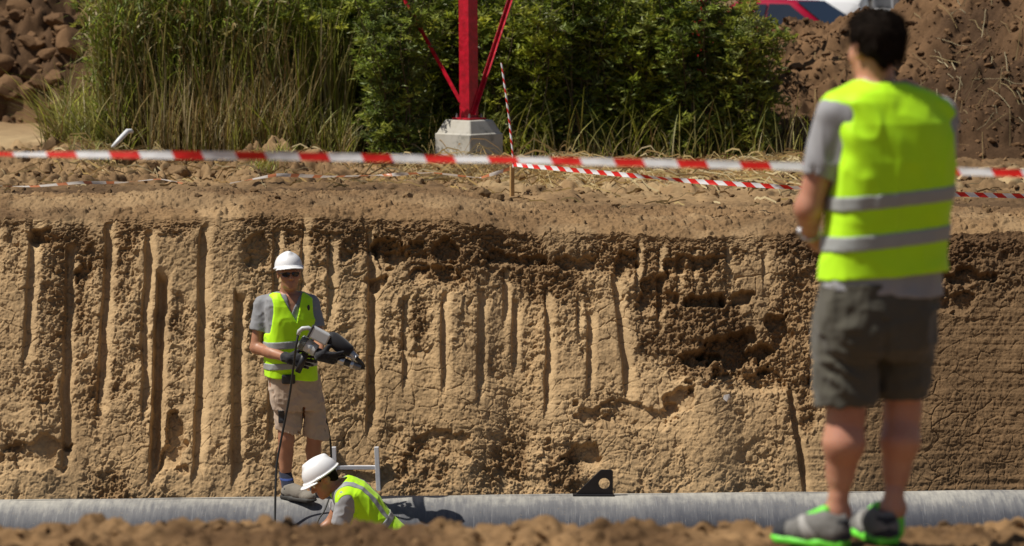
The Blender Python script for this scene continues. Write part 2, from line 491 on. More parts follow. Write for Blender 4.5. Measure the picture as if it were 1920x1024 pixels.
def heap_left(x, y):
    crest = np.interp(x, [-24, -14, -9, -6, -4.4, -3.2, -2], [.5, 3.2, 3.4, 3.1, 2.4, 1.2, -.2]).astype(np.float32)
    f = np.where(y < 43.5, 1 - np.clip((43.5 - y) / 4.4, 0, 2) ** 1.2, 1 - np.clip((y - 43.5) / 4, 0, 2) ** 1.3)
    return np.where(f > 0, crest * f, f * .6) - .05
build_heap("soil_heap", heap_left, spaced(-8.2, -3.0, .045, -24, -1.8, .3), spaced(38.8, 44, .045, 38.4, 48, .25), 161, .62)
# ================================================================== loose clods and stones
def ico(sub=3):
    import bmesh
    bm = bmesh.new(); bmesh.ops.create_icosphere(bm, subdivisions=sub, radius=1)
    V = np.array([v.co for v in bm.verts]); F = np.array([[v.index for v in f.verts] for f in bm.faces]); bm.free()
    return V, F
def clod_proto(seed, sub=3, rough=.16):
    """an angular lump of earth: a ball cut by random planes and roughened"""
    rg = np.random.RandomState(seed); V, F = ico(sub)
    N = rg.normal(size=(13, 3)); N /= np.linalg.norm(N, axis=1)[:, None]
    D = rg.uniform(.55, 1.0, 13)
    c = V @ N.T
    r = np.min(np.where(c > .05, D / np.maximum(c, .05), 9), axis=1); r = np.minimum(r, 1.25)
    P = V * r[:, None]
    P = P * (1 + rough * fbm(P[:, 0] * 2.4 + seed, P[:, 1] * 2.4, P[:, 2] * 2.4, oct=4, seed=seed))[:, None]
    return P * rg.uniform(.65, 1.2, 3), F
CLOD = [clod_proto(300 + k, 3) for k in range(6)]
CLOD_SMALL = [clod_proto(320 + k, 2) for k in range(6)]
def rand_rot(rg):
    q = rg.normal(size=4); q /= np.linalg.norm(q); w, x, y, z = q
    return np.array([[1 - 2 * (y * y + z * z), 2 * (x * y - z * w), 2 * (x * z + y * w)],
                     [2 * (x * y + z * w), 1 - 2 * (x * x + z * z), 2 * (y * z - x * w)],
                     [2 * (x * z - y * w), 2 * (y * z + x * w), 1 - 2 * (x * x + y * y)]])
def scatter_clods(name, pts, sizes, mat, seed, wet=.35, sink=.25):
    rg = np.random.RandomState(seed); VV, FF, CC = [], [], []; b = 0
    for (x, y, z), s in zip(pts, sizes):
        P, F = (CLOD if s > .09 else CLOD_SMALL)[rg.randint(6)]
        Q = (P @ rand_rot(rg).T) * s * np.array((1, 1, .8)) + (x, y, z + s * (.6 - sink * 2))
        VV.append(Q); FF.append(F + b); b += len(Q)
        c = np.empty((len(Q), 4)); c[:] = (rg.uniform(0, .9), np.clip(rg.uniform(-.4, wet * 2), 0, .9), 0, 1); CC.append(c)
    o = obj(name, np_mesh(name, np.concatenate(VV), np.concatenate(FF), mat, True, {"soil": np.concatenate(CC)}))
    try: o.data.set_sharp_from_angle(angle=R(28))
    except Exception: pass
    return o
def power_sizes(rg, n, lo, hi, p=2.2):
    u = rg.rand(n); a = 1 - p
    return (lo ** a + u * (hi ** a - lo ** a)) ** (1 / a)

rg = np.random.RandomState(7)
# ridge of turned earth in front of the plants
n = 1500; x = rg.uniform(-5.6, 6, n); y = rg.normal(27.9, .95, n); y = np.clip(y, 25.6, 30.4)
s = power_sizes(rg, n, .012, .085, 2.4); z = far_h(x, y)
tag(scatter_clods("loose_clods", np.stack([x, y, z], 1), s, M_far, 11), kind='stuff')
n = 1300; x = rg.uniform(-5, 6, n); y = rg.uniform(23.6, 26.4, n); s = power_sizes(rg, n, .007, .05, 2.5)
tag(scatter_clods("loose_clods", np.stack([x, y, far_h(x, y)], 1), s, M_far, 12), kind='stuff')
# near bank
n = 900; x = rg.uniform(-2.6, 2.6, n); y = rg.uniform(9.5, 10.75, n); s = power_sizes(rg, n, .006, .03, 2.3)
keep = np.hypot((x - 1.15) / .42, (y - 9.9) / .3) > 1
tag(scatter_clods("loose_clods", np.stack([x, y, near_h(x, y)], 1)[keep], s[keep], M_near, 13), kind='stuff')
# heaps
n = 2600; x = rg.uniform(-11, -3.2, n); y = rg.uniform(38.9, 43.6, n); z = heap_surface(heap_left, 161, .62)(x, y); k = heap_left(x, y) > .0; s = power_sizes(rg, n, .035, .30, 2.5)
tag(scatter_clods("loose_clods", np.stack([x, y, z], 1)[k], s[k], M_heap, 14, .3), kind='stuff')
n = 4200; x = rg.uniform(2.4, 8.5, n); y = rg.uniform(30.6, 33.9, n); z = heap_surface(heap_right, 151, .34)(x, y); k = heap_right(x, y) > .0; s = power_sizes(rg, n, .012, .085, 2.5)
tag(scatter_clods("loose_clods", np.stack([x, y, z], 1)[k], s[k], M_heap, 15, .3), kind='stuff')

# single clods and stones one can point at
def clod_thing(px, py, Y, size, label, mat, seed, hf, stretch=(1, 1, .85), name="earth_clod", wet=.3):
    X = at(px, py, Y)[0]; P, F = clod_proto(seed, 4, .16)
    P = P @ rand_rot(np.random.RandomState(seed)).T * size * np.array(stretch)
    P = P * (1 + .05 * fbm(P[:, 0] / size * 5, P[:, 1] / size * 5, P[:, 2] / size * 5, oct=3, seed=seed))[:, None]
    me = np_mesh(name, P, F, mat, True, {"soil": np.tile((.5, wet, 0, 1), (len(P), 1))})
    o = obj(name, me); me.set_sharp_from_angle(angle=R(40))
    o.location = (X, Y, float(hf(np.array([X]), np.array([Y]))[0]) + size * stretch[2] * .45)
    return tag(o, label, "clod")
clod_thing(150, 950, 10.15, .055, "dark brown clod sticking up highest at the left of the near bank", M_near, 401, near_h, (1.25, 1, .9), wet=.8)
clod_thing(20, 960, 10.2, .045, "dark lump of earth at the left end of the near bank", M_near, 402, near_h, wet=.8)
clod_thing(92, 262, 29.6, .20, "big upright brown clod beside the pale path", M_far, 403, far_h, (.85, .9, 1.1), wet=.4)
clod_thing(262, 268, 29.2, .15, "rounded earth clod under the dry stalks of the tall grass", M_far, 404, far_h, (1.3, 1, .7))
clod_thing(908, 392, 24.5, .075, "angular pale clod below the wooden stake, left of its pair", M_far, 405, far_h)
clod_thing(934, 396, 24.45, .06, "small angular clod below the wooden stake, right of its pair", M_far, 406, far_h)
clod_thing(275, 322, 27.6, .10, "brown clod with a dark side under the near tape left of the grass", M_far, 407, far_h)
clod_thing(340, 318, 27.8, .13, "large pale clod under the near tape below the tall grass", M_far, 408, far_h, (1.2, 1, .8))
clod_thing(1480, 402, 24.6, .06, "dark clod on the far edge beside the standing man's elbow", M_far, 409, far_h, wet=.8)
clod_thing(890, 960, 10.35, .035, "dark clod on the near bank right of the crouching worker", M_near, 410, near_h, wet=.8)
clod_thing(715, 968, 10.3, .03, "dark clod on the near bank in front of the crouching worker", M_near, 411, near_h, wet=.8)
# ================================================================== the pipe in the trench
PIPE_R, PIPE_Z = .5, -2.45
def pipe_y(x): return 21.87 + .055 * x
def build_pipe():
    m = bpy.data.materials.new("grey_pipe_plastic"); n, l, b = nodes(m)
    tc = n.new("ShaderNodeTexCoord"); mp = n.new("ShaderNodeMapping"); l.new(tc.outputs["Object"], mp.inputs[0])
    mp.inputs["Scale"].default_value = (14, 2.2, 2.2); mp.inputs["Rotation"].default_value = (0, R(14), 0)
    t = n.new("ShaderNodeTexNoise"); t.inputs["Scale"].default_value = 2.2; t.inputs["Detail"].default_value = 8; t.inputs["Roughness"].default_value = .62
    l.new(mp.outputs[0], t.inputs["Vector"])
    t2 = tex_noise(n, l, 1.6, 6, .7); t3 = tex_noise(n, l, 60, 4, .7)
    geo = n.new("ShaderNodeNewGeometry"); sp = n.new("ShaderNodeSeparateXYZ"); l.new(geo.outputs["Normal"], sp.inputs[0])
    # dust and painted sunlight pale the top, painted shade darkens the front, scuffs run round the barrel
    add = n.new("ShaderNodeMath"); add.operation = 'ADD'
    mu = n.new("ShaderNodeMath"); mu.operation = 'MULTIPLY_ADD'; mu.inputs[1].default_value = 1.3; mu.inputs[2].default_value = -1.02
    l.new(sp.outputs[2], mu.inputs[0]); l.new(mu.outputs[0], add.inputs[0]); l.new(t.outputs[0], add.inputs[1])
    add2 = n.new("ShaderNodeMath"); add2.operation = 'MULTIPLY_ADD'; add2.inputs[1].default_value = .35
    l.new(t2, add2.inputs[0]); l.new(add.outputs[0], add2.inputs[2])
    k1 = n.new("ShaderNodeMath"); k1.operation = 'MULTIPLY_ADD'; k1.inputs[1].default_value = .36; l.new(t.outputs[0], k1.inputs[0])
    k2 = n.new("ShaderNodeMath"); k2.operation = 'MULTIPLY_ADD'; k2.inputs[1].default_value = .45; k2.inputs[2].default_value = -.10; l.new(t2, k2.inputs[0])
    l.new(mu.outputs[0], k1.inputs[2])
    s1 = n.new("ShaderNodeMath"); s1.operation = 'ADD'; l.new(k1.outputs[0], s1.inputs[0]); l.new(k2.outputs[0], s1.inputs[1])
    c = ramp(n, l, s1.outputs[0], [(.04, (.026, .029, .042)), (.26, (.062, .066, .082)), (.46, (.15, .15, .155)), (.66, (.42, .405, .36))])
    mw = n.new("ShaderNodeMapping"); mw.inputs["Scale"].default_value = (70, 3, 3); mw.inputs["Rotation"].default_value = (0, R(24), 0); l.new(tc.outputs["Object"], mw.inputs[0])
    sc = n.new("ShaderNodeTexNoise"); sc.inputs["Scale"].default_value = 1.6; sc.inputs["Detail"].default_value = 3; l.new(mw.outputs[0], sc.inputs["Vector"])
    c = mixc(n, l, ramp(n, l, sc.outputs[0], [(.60, (0, 0, 0)), (.72, (.32, .32, .32))]), c, (.36, .36, .36))
    c = mixc(n, l, ramp(n, l, t3, [(.62, (0, 0, 0)), (.72, (.6, .6, .6))]), c, (.33, .25, .15))
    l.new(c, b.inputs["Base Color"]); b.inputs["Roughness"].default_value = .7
    bump(n, l, b, t3, .15, .002)
    xs = np.concatenate([np.linspace(-20, -5, 16), np.linspace(-4.9, 4.9, 260), np.linspace(5, 20, 16)])
    a = np.linspace(0, 2 * np.pi, 129)
    X, A = np.meshgrid(xs, a)
    r = PIPE_R + .003 * noise(X * 2, A * 2, seed=171)
    P = np.stack([X, pipe_y(X) - r * np.sin(A), PIPE_Z + r * np.cos(A)], -1).reshape(-1, 3)
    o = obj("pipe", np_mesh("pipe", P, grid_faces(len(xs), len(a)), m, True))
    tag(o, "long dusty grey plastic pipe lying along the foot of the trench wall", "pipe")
build_pipe()
# ================================================================== plants
def leaf_mat(name, rough=.5, trans=.3):
    m = bpy.data.materials.new(name); n, l, b = nodes(m)
    a = n.new("ShaderNodeAttribute"); a.attribute_name = "tint"
    b.inputs["Roughness"].default_value = rough; b.inputs["Specular IOR Level"].default_value = .35
    l.new(a.outputs["Color"], b.inputs["Base Color"])
    t = n.new("ShaderNodeBsdfTranslucent"); l.new(a.outputs["Color"], t.inputs[0])
    mx = n.new("ShaderNodeMixShader"); mx.inputs[0].default_value = trans
    l.new(b.outputs[0], mx.inputs[1]); l.new(t.outputs[0], mx.inputs[2])
    l.new(mx.outputs[0], n["Material Output"].inputs[0])
    return m
M_leaf = leaf_mat("shrub_leaf", .45, .42); M_grass = leaf_mat("grass_blade", .55, .4); M_straw = leaf_mat("dry_straw", .7, .1)
M_stem = simple("stem_bark", (.10, .075, .04), .8)

def blades(base, h, lean, az, w, col_lo, col_hi, seg=5, curl=1.9, droop=.35):
    """many curved tapering blades in one mesh; all arguments are arrays over blades"""
    n = len(h); t = np.linspace(0, 1, seg + 1)[None, :]
    out = lean[:, None] * h[:, None] * t ** curl
    up = h[:, None] * (t - droop * (lean[:, None] ** 1.2) * t ** 2.6)
    cx, cy = np.cos(az)[:, None], np.sin(az)[:, None]
    P = np.stack([base[:, 0:1] + out * cx, base[:, 1:2] + out * cy, base[:, 2:3] + up], -1)
    fa = az + np.pi / 2 + np.random.RandomState(3).uniform(-.9, .9, n)
    side = np.stack([np.cos(fa), np.sin(fa), 0 * fa], -1)[:, None, :]
    wd = (w[:, None] * np.minimum(1, (1.02 - t) * 2.2) * .5)[..., None]
    V = np.stack([P - side * wd, P + side * wd], 2).reshape(-1, 3)
    k = (np.arange(n) * (seg + 1) * 2)[:, None] + (np.arange(seg) * 2)[None, :]
    F = np.stack([k, k + 1, k + 3, k + 2], -1).reshape(-1, 4)
    col = col_lo[:, None, :] * (1 - t[..., None]) + col_hi[:, None, :] * t[..., None]
    col = np.repeat(col[:, :, None, :], 2, 2).reshape(-1, 3)
    return V, F, np.concatenate([col, np.ones((len(col), 1))], 1), P
def merge(parts):
    VV, FF, CC, b = [], [], [], 0
    for V, F, Cc in parts:
        VV.append(V); FF.append(F + b); CC.append(Cc); b += len(V)
    return np.concatenate(VV), np.concatenate(FF), np.concatenate(CC)
def leaves(P, D, N, L, W, col):
    """folded leaf shapes at points P along D with upper side N"""
    B = np.cross(D, N); B /= np.linalg.norm(B, axis=1)[:, None] + 1e-9
    N = np.cross(B, D)
    L = L[:, None]; W = W[:, None]
    pts = [P, P + D * L * .45 + B * W * .5 + N * W * .18, P + D * L * .45 - N * W * .06, P + D * L * .45 - B * W * .5 + N * W * .18, P + D * L - N * L * .12]
    V = np.stack(pts, 1).reshape(-1, 3); k = (np.arange(len(P)) * 5)[:, None]
    F = np.concatenate([k + np.array([[0, 1, 4, 2]]), k + np.array([[0, 2, 4, 3]])], 0)
    return V, F, np.concatenate([np.repeat(col, 5, 0), np.ones((len(col) * 5, 1))], 1)
def unit(a): return a / (np.linalg.norm(a, axis=-1, keepdims=True) + 1e-9)

GREEN = np.array([(.155, .205, .034), (.19, .24, .04), (.115, .165, .038), (.25, .285, .058), (.15, .19, .07)])
STRAW = np.array([(.52, .40, .18), (.42, .29, .11), (.60, .50, .29), (.32, .20, .08)])

def tall_grass():
    rg = np.random.RandomState(21); parts = []
    def bunch(n, x0, x1, y0, y1, h0, h1, straw, lean0, lean1, w0, w1, azc=None, low=False):
        x = rg.uniform(x0, x1, n); y = rg.uniform(y0, y1, n)
        h = rg.uniform(h0, h1, n); az = rg.uniform(0, 2 * np.pi, n) if azc is None else rg.normal(azc, .5, n)
        z = far_h(x, y) - .02
        g = GREEN[rg.randint(5, size=n)] * rg.uniform(.7, 1.7, (n, 1)) * np.array((1.35, 1.2, .8)); s = STRAW[rg.randint(4, size=n)] * rg.uniform(.55, 1.0, (n, 1))
        k = (rg.rand(n) < straw)[:, None]
        lo = np.where(rg.rand(n, 1) < .72, s * .95, g); hi = np.where(k, s, g)
        V, F, Cc, P = blades(np.stack([x, y, z], 1), h, rg.uniform(lean0, lean1, n), az, rg.uniform(w0, w1, n), lo, hi)
        parts.append((V, F, Cc)); return P, h
    # main stand
    xs0, xs1 = -4.6, -2.5
    P, h = bunch(3300, xs0 + .35, xs1, 30.2, 33.0, 1.1, 2.35, .36, .03, .30, .009, .020)
    bunch(1700, xs0 + .5, xs1 + .4, 30.0, 30.8, .5, 1.6, .62, .02, .38, .008, .016)
    bunch(900, xs0 + .9, xs1 + .3, 29.75, 30.2, .25, 1.15, .97, .02, .55, .007, .014)
    bunch(700, -2.7, -1.7, 30.3, 31.5, .9, 1.9, .3, .03, .35, .009, .018)
    bunch(650, xs0 - .2, xs0 + .8, 29.9, 32, .3, 1.2, .3, .15, .9, .008, .016); bunch(450, xs0 - .1, xs0 + .7, 29.9, 31, .3, .9, .25, .4, .9, .008, .016, np.pi)
    bunch(900, -2.9, -1.6, 29.7, 30.6, .25, .8, .45, .1, .7, .006, .012)
    bunch(260, -1.9, 3.2, 29.6, 30.8, .08, .42, .45, .3, 1.3, .005, .010); bunch(420, -1.9, 3.2, 30.2, 31, .3, .9, .2, .2, .8, .008, .016)
    bunch(260, -2.45, -2.1, 27.5, 28.2, .10, .26, .1, .2, .8, .006, .012)
    bunch(90, -4.3, -3.9, 28.6, 29.2, .1, .35, .2, .3, 1.0, .006, .011); bunch(70, 2.2, 2.6, 27.8, 28.4, .06, .2, .3, .3, 1.0, .006, .01)
    bunch(120, -.6, .4, 28.9, 29.2, .1, .3, .6, .2, .8, .006, .01)
    # nodding seed heads on the tallest stalks
    pick = np.where((h > 1.25) & (rg.rand(len(h)) < .42))[0]
    tip = P[pick, -2]; d = unit(P[pick, -1] - P[pick, -3]); d[:, 2] -= rg.uniform(.3, 1.2, len(pick)); d = unit(d)
    for q in range(3):
        a = rg.uniform(0, 6.28, len(pick)); N = np.stack([np.cos(a), np.sin(a), 0 * a + .3], 1)
        parts.append(leaves(tip, unit(d + rg.normal(size=d.shape) * .08), N, rg.uniform(.10, .20, len(pick)), rg.uniform(.026, .046, len(pick)),
                            STRAW[rg.randint(3, size=len(pick))] * rg.uniform(.6, 1.1, (len(pick), 1)) * np.array((.85, 1, .9))))
    # arching leaf blades on the stalks
    for q in range(6):
        i = rg.randint(1, 6, len(P)); st = P[np.arange(len(P)), i]
        hi = GREEN[rg.randint(5, size=len(P))] * rg.uniform(.9, 1.7, (len(P), 1)) * np.array((1.1, 1.08, .8))
        hi = np.where(rg.rand(len(P), 1) < .25, STRAW[rg.randint(4, size=len(P))] * .8, hi)
        V, F, Cc, _ = blades(st, rg.uniform(.12, .34, len(P)), rg.uniform(.5, 1.5, len(P)), rg.uniform(0, 6.28, len(P)), rg.uniform(.012, .026, len(P)), hi * .9, hi, 4, 1.3, .6)
        parts.append((V, F, Cc))
    V, F, Cc = merge(parts)
    tag(obj("tall_grass", np_mesh("tall_grass", V, F, M_grass, False, {"tint": Cc})), kind='stuff')
tall_grass()

def straw_litter():
    rg = np.random.RandomState(23)
    def lay(n, xa, xb, ya, yb, l0, l1, lift, azc=None):
        x = rg.uniform(xa, xb, n); y = rg.uniform(ya, yb, n); L = rg.uniform(l0, l1, n)
        az = rg.uniform(0, 6.28, n) if azc is None else rg.normal(azc, .55, n)
        t = np.linspace(0, 1, 6)[None, :]
        sag = rg.uniform(.3, 1.4, n)[:, None] * lift
        X = x[:, None] + np.cos(az)[:, None] * L[:, None] * t + rg.normal(size=(n, 1)) * .05 * t * t
        Y = y[:, None] + np.sin(az)[:, None] * L[:, None] * t
        Z = far_h(X, Y) + .015 + sag * np.sin(np.pi * np.clip(t * 1.1, 0, 1)) * L[:, None]
        P = np.stack([X, Y, Z], -1); w = rg.uniform(.004, .009, n)[:, None, None] * np.array((0, 0, 1.))
        V = np.stack([P - w, P + w], 2).reshape(-1, 3)
        k = (np.arange(n) * 12)[:, None] + (np.arange(5) * 2)[None, :]
        F = np.stack([k, k + 1, k + 3, k + 2], -1).reshape(-1, 4)
        c = STRAW[rg.randint(4, size=n)] * rg.uniform(.7, 1.25, (n, 1))
        return V, F, np.concatenate([np.repeat(c, 12, 0), np.ones((n * 12, 1))], 1)
    parts = [lay(260, -1.1, .5, 27.2, 29.6, .2, .8, .28), lay(380, .2, 2.6, 26.8, 29.4, .2, .7, .16, -1.2), lay(200, -4.4, -1.2, 26.5, 29.6, .2, .7, .12),
             lay(160, -4.3, -3.3, 29.4, 30.1, .4, .9, .15, np.pi - .3), lay(170, -5, 5.5, 24.6, 27, .06, .35, .05), lay(140, 2.4, 3.2, 28.5, 30, .2, .7, .2)]
    V, F, Cc = merge(parts)
    tag(obj("dry_straw", np_mesh("dry_straw", V, F, M_straw, False, {"tint": Cc})), kind='stuff')
    # roots and stalks hanging from the right heap
    n = 150; x = rg.uniform(3.2, 6.6, n); y = rg.uniform(30.9, 33.3, n); L = rg.uniform(.15, .6, n); az = rg.normal(-1.6, .8, n)
    t = np.linspace(0, 1, 6)[None, :]
    X = x[:, None] + np.cos(az)[:, None] * L[:, None] * t; Y = y[:, None] + np.sin(az)[:, None] * L[:, None] * t * .7
    Z = heap_surface(heap_right, 151, .34)(X, Y) + .02 + .12 * np.sin(np.pi * t) * L[:, None]
    P = np.stack([X, Y, Z], -1); w = rg.uniform(.0025, .005, n)[:, None, None] * np.array((1., 0, .3))
    V = np.stack([P - w, P + w], 2).reshape(-1, 3); k = (np.arange(n) * 12)[:, None] + (np.arange(5) * 2)[None, :]
    c = STRAW[rg.randint(4, size=n)] * rg.uniform(.25, .7, (n, 1))
    tag(obj("dry_straw", np_mesh("dry_straw", V, np.stack([k, k + 1, k + 3, k + 2], -1).reshape(-1, 4), M_straw, False,
        {"tint": np.concatenate([np.repeat(c, 12, 0), np.ones((n * 12, 1))], 1)})), kind='stuff')
straw_litter()

def shrub_meshes(seed, h, wd, n_stem, n_twig, n_leaf, tint):
    rg = np.random.RandomState(seed); mb = MB(); LP, LD, LC, LL = [], [], [], []
    for s in range(n_stem):
        a = rg.uniform(0, 6.28); r0 = rg.uniform(0, .16) * wd; H = h * rg.uniform(.62, 1.05); sp = wd * rg.uniform(.12, .62)
        b = np.array((math.cos(a) * r0, math.sin(a) * r0, 0)); e = np.array((math.cos(a) * sp, math.sin(a) * sp, H))
        wob = rg.normal(size=3) * .05
        pts = [b + (e - b) * t + np.array((1, 1, 0)) * wob * math.sin(t * 5) + np.array((math.cos(a), math.sin(a), 0)) * sp * .35 * (t * t - t) for t in np.linspace(0, 1, 9)]
        mb.tube(pts, list(np.linspace(.014, .003, 9)), 5)
        for q in range(n_twig):
            t = rg.uniform(.0, 1) ** .9; i = min(int(t * 8), 7); p = pts[i] + (pts[i + 1] - pts[i]) * (t * 8 - i)
            ta = rg.uniform(0, 6.28); L = rg.uniform(.18, .5) * (1.15 - .55 * t) * wd * .8
            up = rg.uniform(.1, 1.0)
            d = unit(np.array((math.cos(ta), math.sin(ta), up)))
            bend = rg.uniform(-.5, .15)
            tp = [p + d * L * u + np.array((0, 0, bend * L * u * u)) for u in (0, .35, .7, 1)]
            if rg.rand() < .5: mb.tube(tp, [.005, .004, .003, .002], 4, cap=False)
            tone = rg.uniform(.6, 1.5); hue = GREEN[rg.randint(5)] * tint
            for k in range(n_leaf):
                u = rg.uniform(.15, 1.05); j = min(int(u * 3), 2); base = p + d * L * u + np.array((0, 0, bend * L * u * u))
                la = rg.uniform(0, 6.28); dd = unit(d * .8 + np.array((math.cos(la), math.sin(la), rg.uniform(-.7, .7))))
                LP.append(base + rg.normal(size=3) * .012); LD.append(dd); LC.append(hue * tone * rg.uniform(.75, 1.3)); LL.append(rg.uniform(.05, .11))
    LP, LD, LC, LL = map(np.array, (LP, LD, LC, LL))
    N = np.tile((-.1, -.15, .45), (len(LP), 1)) + rg.normal(size=LP.shape) * .8
    V, F, Cc = leaves(LP, unit(LD), unit(N), LL, LL * rg.uniform(.24, .40, len(LL)), LC)
    return np_mesh("foliage", V, F, M_leaf, False, {"tint": Cc}), mb
SHR = []
for k, (h, wd) in enumerate(((2.4, 1.05), (2.1, 1.2), (1.75, 1.0))):
    me, mb = shrub_meshes(500 + k, h, wd, 24, 26, 17, np.array(((1.1, 1.08, .95), (1.5, 1.35, .85), (1.25, 1.1, .9))[k]))
    st = bpy.data.meshes.new("stems"); st.from_pydata(mb.v, [], mb.f); st.materials.append(M_stem); SHR.append((me, st))
def shrub(px, Y, proto, rot, sc, label, group="shrubs of the thicket behind the ridge"):
    x = at(px, 270, Y)[0]; z = float(far_h(np.array([x]), np.array([Y]))[0]) - .03
    e = empty("shrub", (x, Y, z), label, "shrub", group); e.rotation_euler = (0, 0, rot); e.scale = (sc, sc, sc)
    bpy.context.view_layer.update()
    for nm, me in zip(("foliage", "stems"), SHR[proto]):
        o = bpy.data.objects.new(nm, me); C.collection.objects.link(o); o.parent = e
    return e
BK = "dense dark green shrub standing in the back row of the thicket"
for a in [(545, 31.0, 1, .3, 1.0, "bushy green shrub next to the right edge of the tall grass"),
          (650, 31.3, 0, 1.7, 1.0, "tall green shrub midway between the tall grass and the red post"),
          (755, 31.0, 1, 2.6, .95, "green shrub around the left brace of the red mast"),
          (860, 31.5, 0, 4.0, 1.05, "tall shrub directly behind the red post and its concrete block"),
          (975, 31.0, 1, 5.2, .98, "leafy shrub behind the striped rod, crossed by the right red brace"),
          (1085, 31.1, 0, .9, .98, "bright leafy shrub just right of the striped rod"),
          (1190, 31.2, 1, 3.3, 1.05, "wide dark shrub above the pile of pale straw"),
          (1295, 31.0, 0, 2.2, .92, "dark shrub at the right of the thicket's front, left of the last one"),
          (1392, 30.9, 2, 5.9, .93, "low dark green shrub at the right end of the thicket beside the earth heap"),
          (470, 31.9, 0, 2.9, .98, "tall shrub rising out of the tall grass"),
          (235, 31.6, 2, 1.2, 1.0, "leafy green shrub hidden among the left part of the tall grass"),
          (330, 31.2, 0, 4.6, .85, "leafy green shrub in the middle of the tall grass"),
          (420, 31.0, 1, 2.2, .9, "leafy green shrub at the right part of the tall grass"),
          (742, 29.75, 0, 2.1, .86, "narrow shrub growing in front of the mast's left brace"),
          (600, 32.5, 0, 5.5, 1.05, BK), (720, 32.7, 1, .6, 1.15, BK), (900, 32.8, 1, 1.9, 1.15, BK), (1020, 32.5, 0, 3.0, 1.0, BK),
          (1140, 32.6, 1, 4.4, 1.1, BK), (1250, 32.5, 0, 1.1, .95, BK), (1345, 32.3, 2, .2, .95, BK), (800, 32.5, 0, 3.9, 1.0, BK)]:
    shrub(*a)
# ================================================================== mast, stake, tapes
M_red = simple("red_wrapped_steel", (.44, .006, .022), .3, var=.35, vscale=14, bmp=.5, bdist=.012, bscale=22)
M_conc = bpy.data.materials.new("cast_concrete"); n, l, b = nodes(M_conc)
t1 = tex_noise(n, l, 7, 8, .7); t2 = tex_noise(n, l, 3, 5, .6)
c = ramp(n, l, t1, [(.33, (.16, .165, .15)), (.45, (.44, .42, .37)), (.7, (.55, .53, .48))])
l.new(mixc(n, l, ramp(n, l, t2, [(.45, (0, 0, 0)), (.7, (.8, .8, .8))]), c, (.40, .37, .30)), b.inputs["Base Color"]); b.inputs["Roughness"].default_value = .85
bump(n, l, b, t1, .3, .006)
M_boltsteel = simple("galvanised_bolt", (.3, .3, .3), .5, .7)
M_wood = simple("stake_wood", (.42, .26, .10), .75, var=.25, vscale=40)

def angle_bar(mb, p0, p1, fa, fb, w, t):
    """L section steel between two points; fa, fb are the directions of the two flanges"""
    p0, p1 = np.array(p0, float), np.array(p1, float); d = unit(p1 - p0)
    fa = unit(fa - d * np.dot(fa, d)); fb = unit(fb - d * np.dot(fb, d))
    prof = [(0, 0), (w, 0), (w, t), (t, t), (t, w), (0, w)]
    vs = [p + fa * a + fb * b for p in (p0, p1) for a, b in prof]
    mb.add(vs, [(i, (i + 1) % 6, (i + 1) % 6 + 6, i + 6) for i in range(6)] + [(0, 1, 2, 3), (0, 3, 4, 5), (6, 9, 8, 7), (6, 11, 10, 9)])
mast = empty("lattice_mast", (-.41, 29.3, .5), "red lattice mast leg with two slanting braces on a chamfered concrete block", "mast")
UL, UR = np.array((-.74, .67, 0)), np.array((.67, .74, 0))
def mast_leg(c, zb, seed, wob, back):
    c = np.array(c, float)
    mb = MB(); top = c + (wob, 0, 4.3)
    angle_bar(mb, c + (0, 0, -.02), top, UL, UR, .135, .014); mb.build("leg", M_red, mast, bevel=.002)
    for dirv, sl, off in ((UL, 1.30, .05), (UR, 2.05, .05)):
        if back and dirv is UL: dirv = -UL * np.array((1, -1, 1)) ; sl = 1.6
        mb = MB(); p = c + dirv * off + (0, 0, .04)
        q = p + (dirv + np.array((0, 0, sl))) * 1.5
        angle_bar(mb, p, q, np.array((0, 0, 1.)), np.cross(dirv, (0, 0, 1.)), .042, .008); mb.build("brace", M_red, mast, bevel=.0015)
    mb = MB(); mb.box(c + UL * .06 + UR * .06, (.24, .24, .02), [(UL[0], UR[0], 0), (UL[1], UR[1], 0), (0, 0, 1)])
    bp = mb.build("base_plate", M_red, mast, bevel=.002)
    for u_ in (-.02, .15):
        for v_ in (-.02, .15):
            mb = MB(); q = c + UL * u_ + UR * v_; mb.tube([q + (0, 0, .008), q + (0, 0, .03)], .015, 6); mb.tube([q + (0, 0, .03), q + (0, 0, .05)], .008, 8); mb.build("bolt", M_boltsteel, bp)
    mb = MB(); a = .245; k = .165; hz = zb
    ctr = c + UL * .075 + UR * .075
    def ring(s, z, ch): # square with cut corners
        q = [(s, -s + ch), (s, s - ch), (s - ch, s), (-s + ch, s), (-s, s - ch), (-s, -s + ch), (-s + ch, -s), (s - ch, -s)]
        return [(ctr + UL * u + UR * v)[:2].tolist() + [z] for u, v in q]
    zt = c[2] - .012
    rs = [ring(a, zt - .6, .012), ring(a, zt - .14, .012), ring(a - .015, zt - .128, .012), ring(k + .01, zt - .006, .01), ring(k, zt, .01)]
    vs = sum(rs, []); fs = [(i * 8 + j, i * 8 + (j + 1) % 8, (i + 1) * 8 + (j + 1) % 8, (i + 1) * 8 + j) for i in range(4) for j in range(8)] + [tuple(range(32, 40))]
    mb.add(vs, fs); mb.build("concrete_footing", M_conc, mast, bevel=.006)
c0 = at(880, 223, 29.3)
mast_leg(c0, 0, 1, -.03, False)
mast_leg((2.05, 32.0, float(c0[2]) - .2), 0, 2, 0, True)

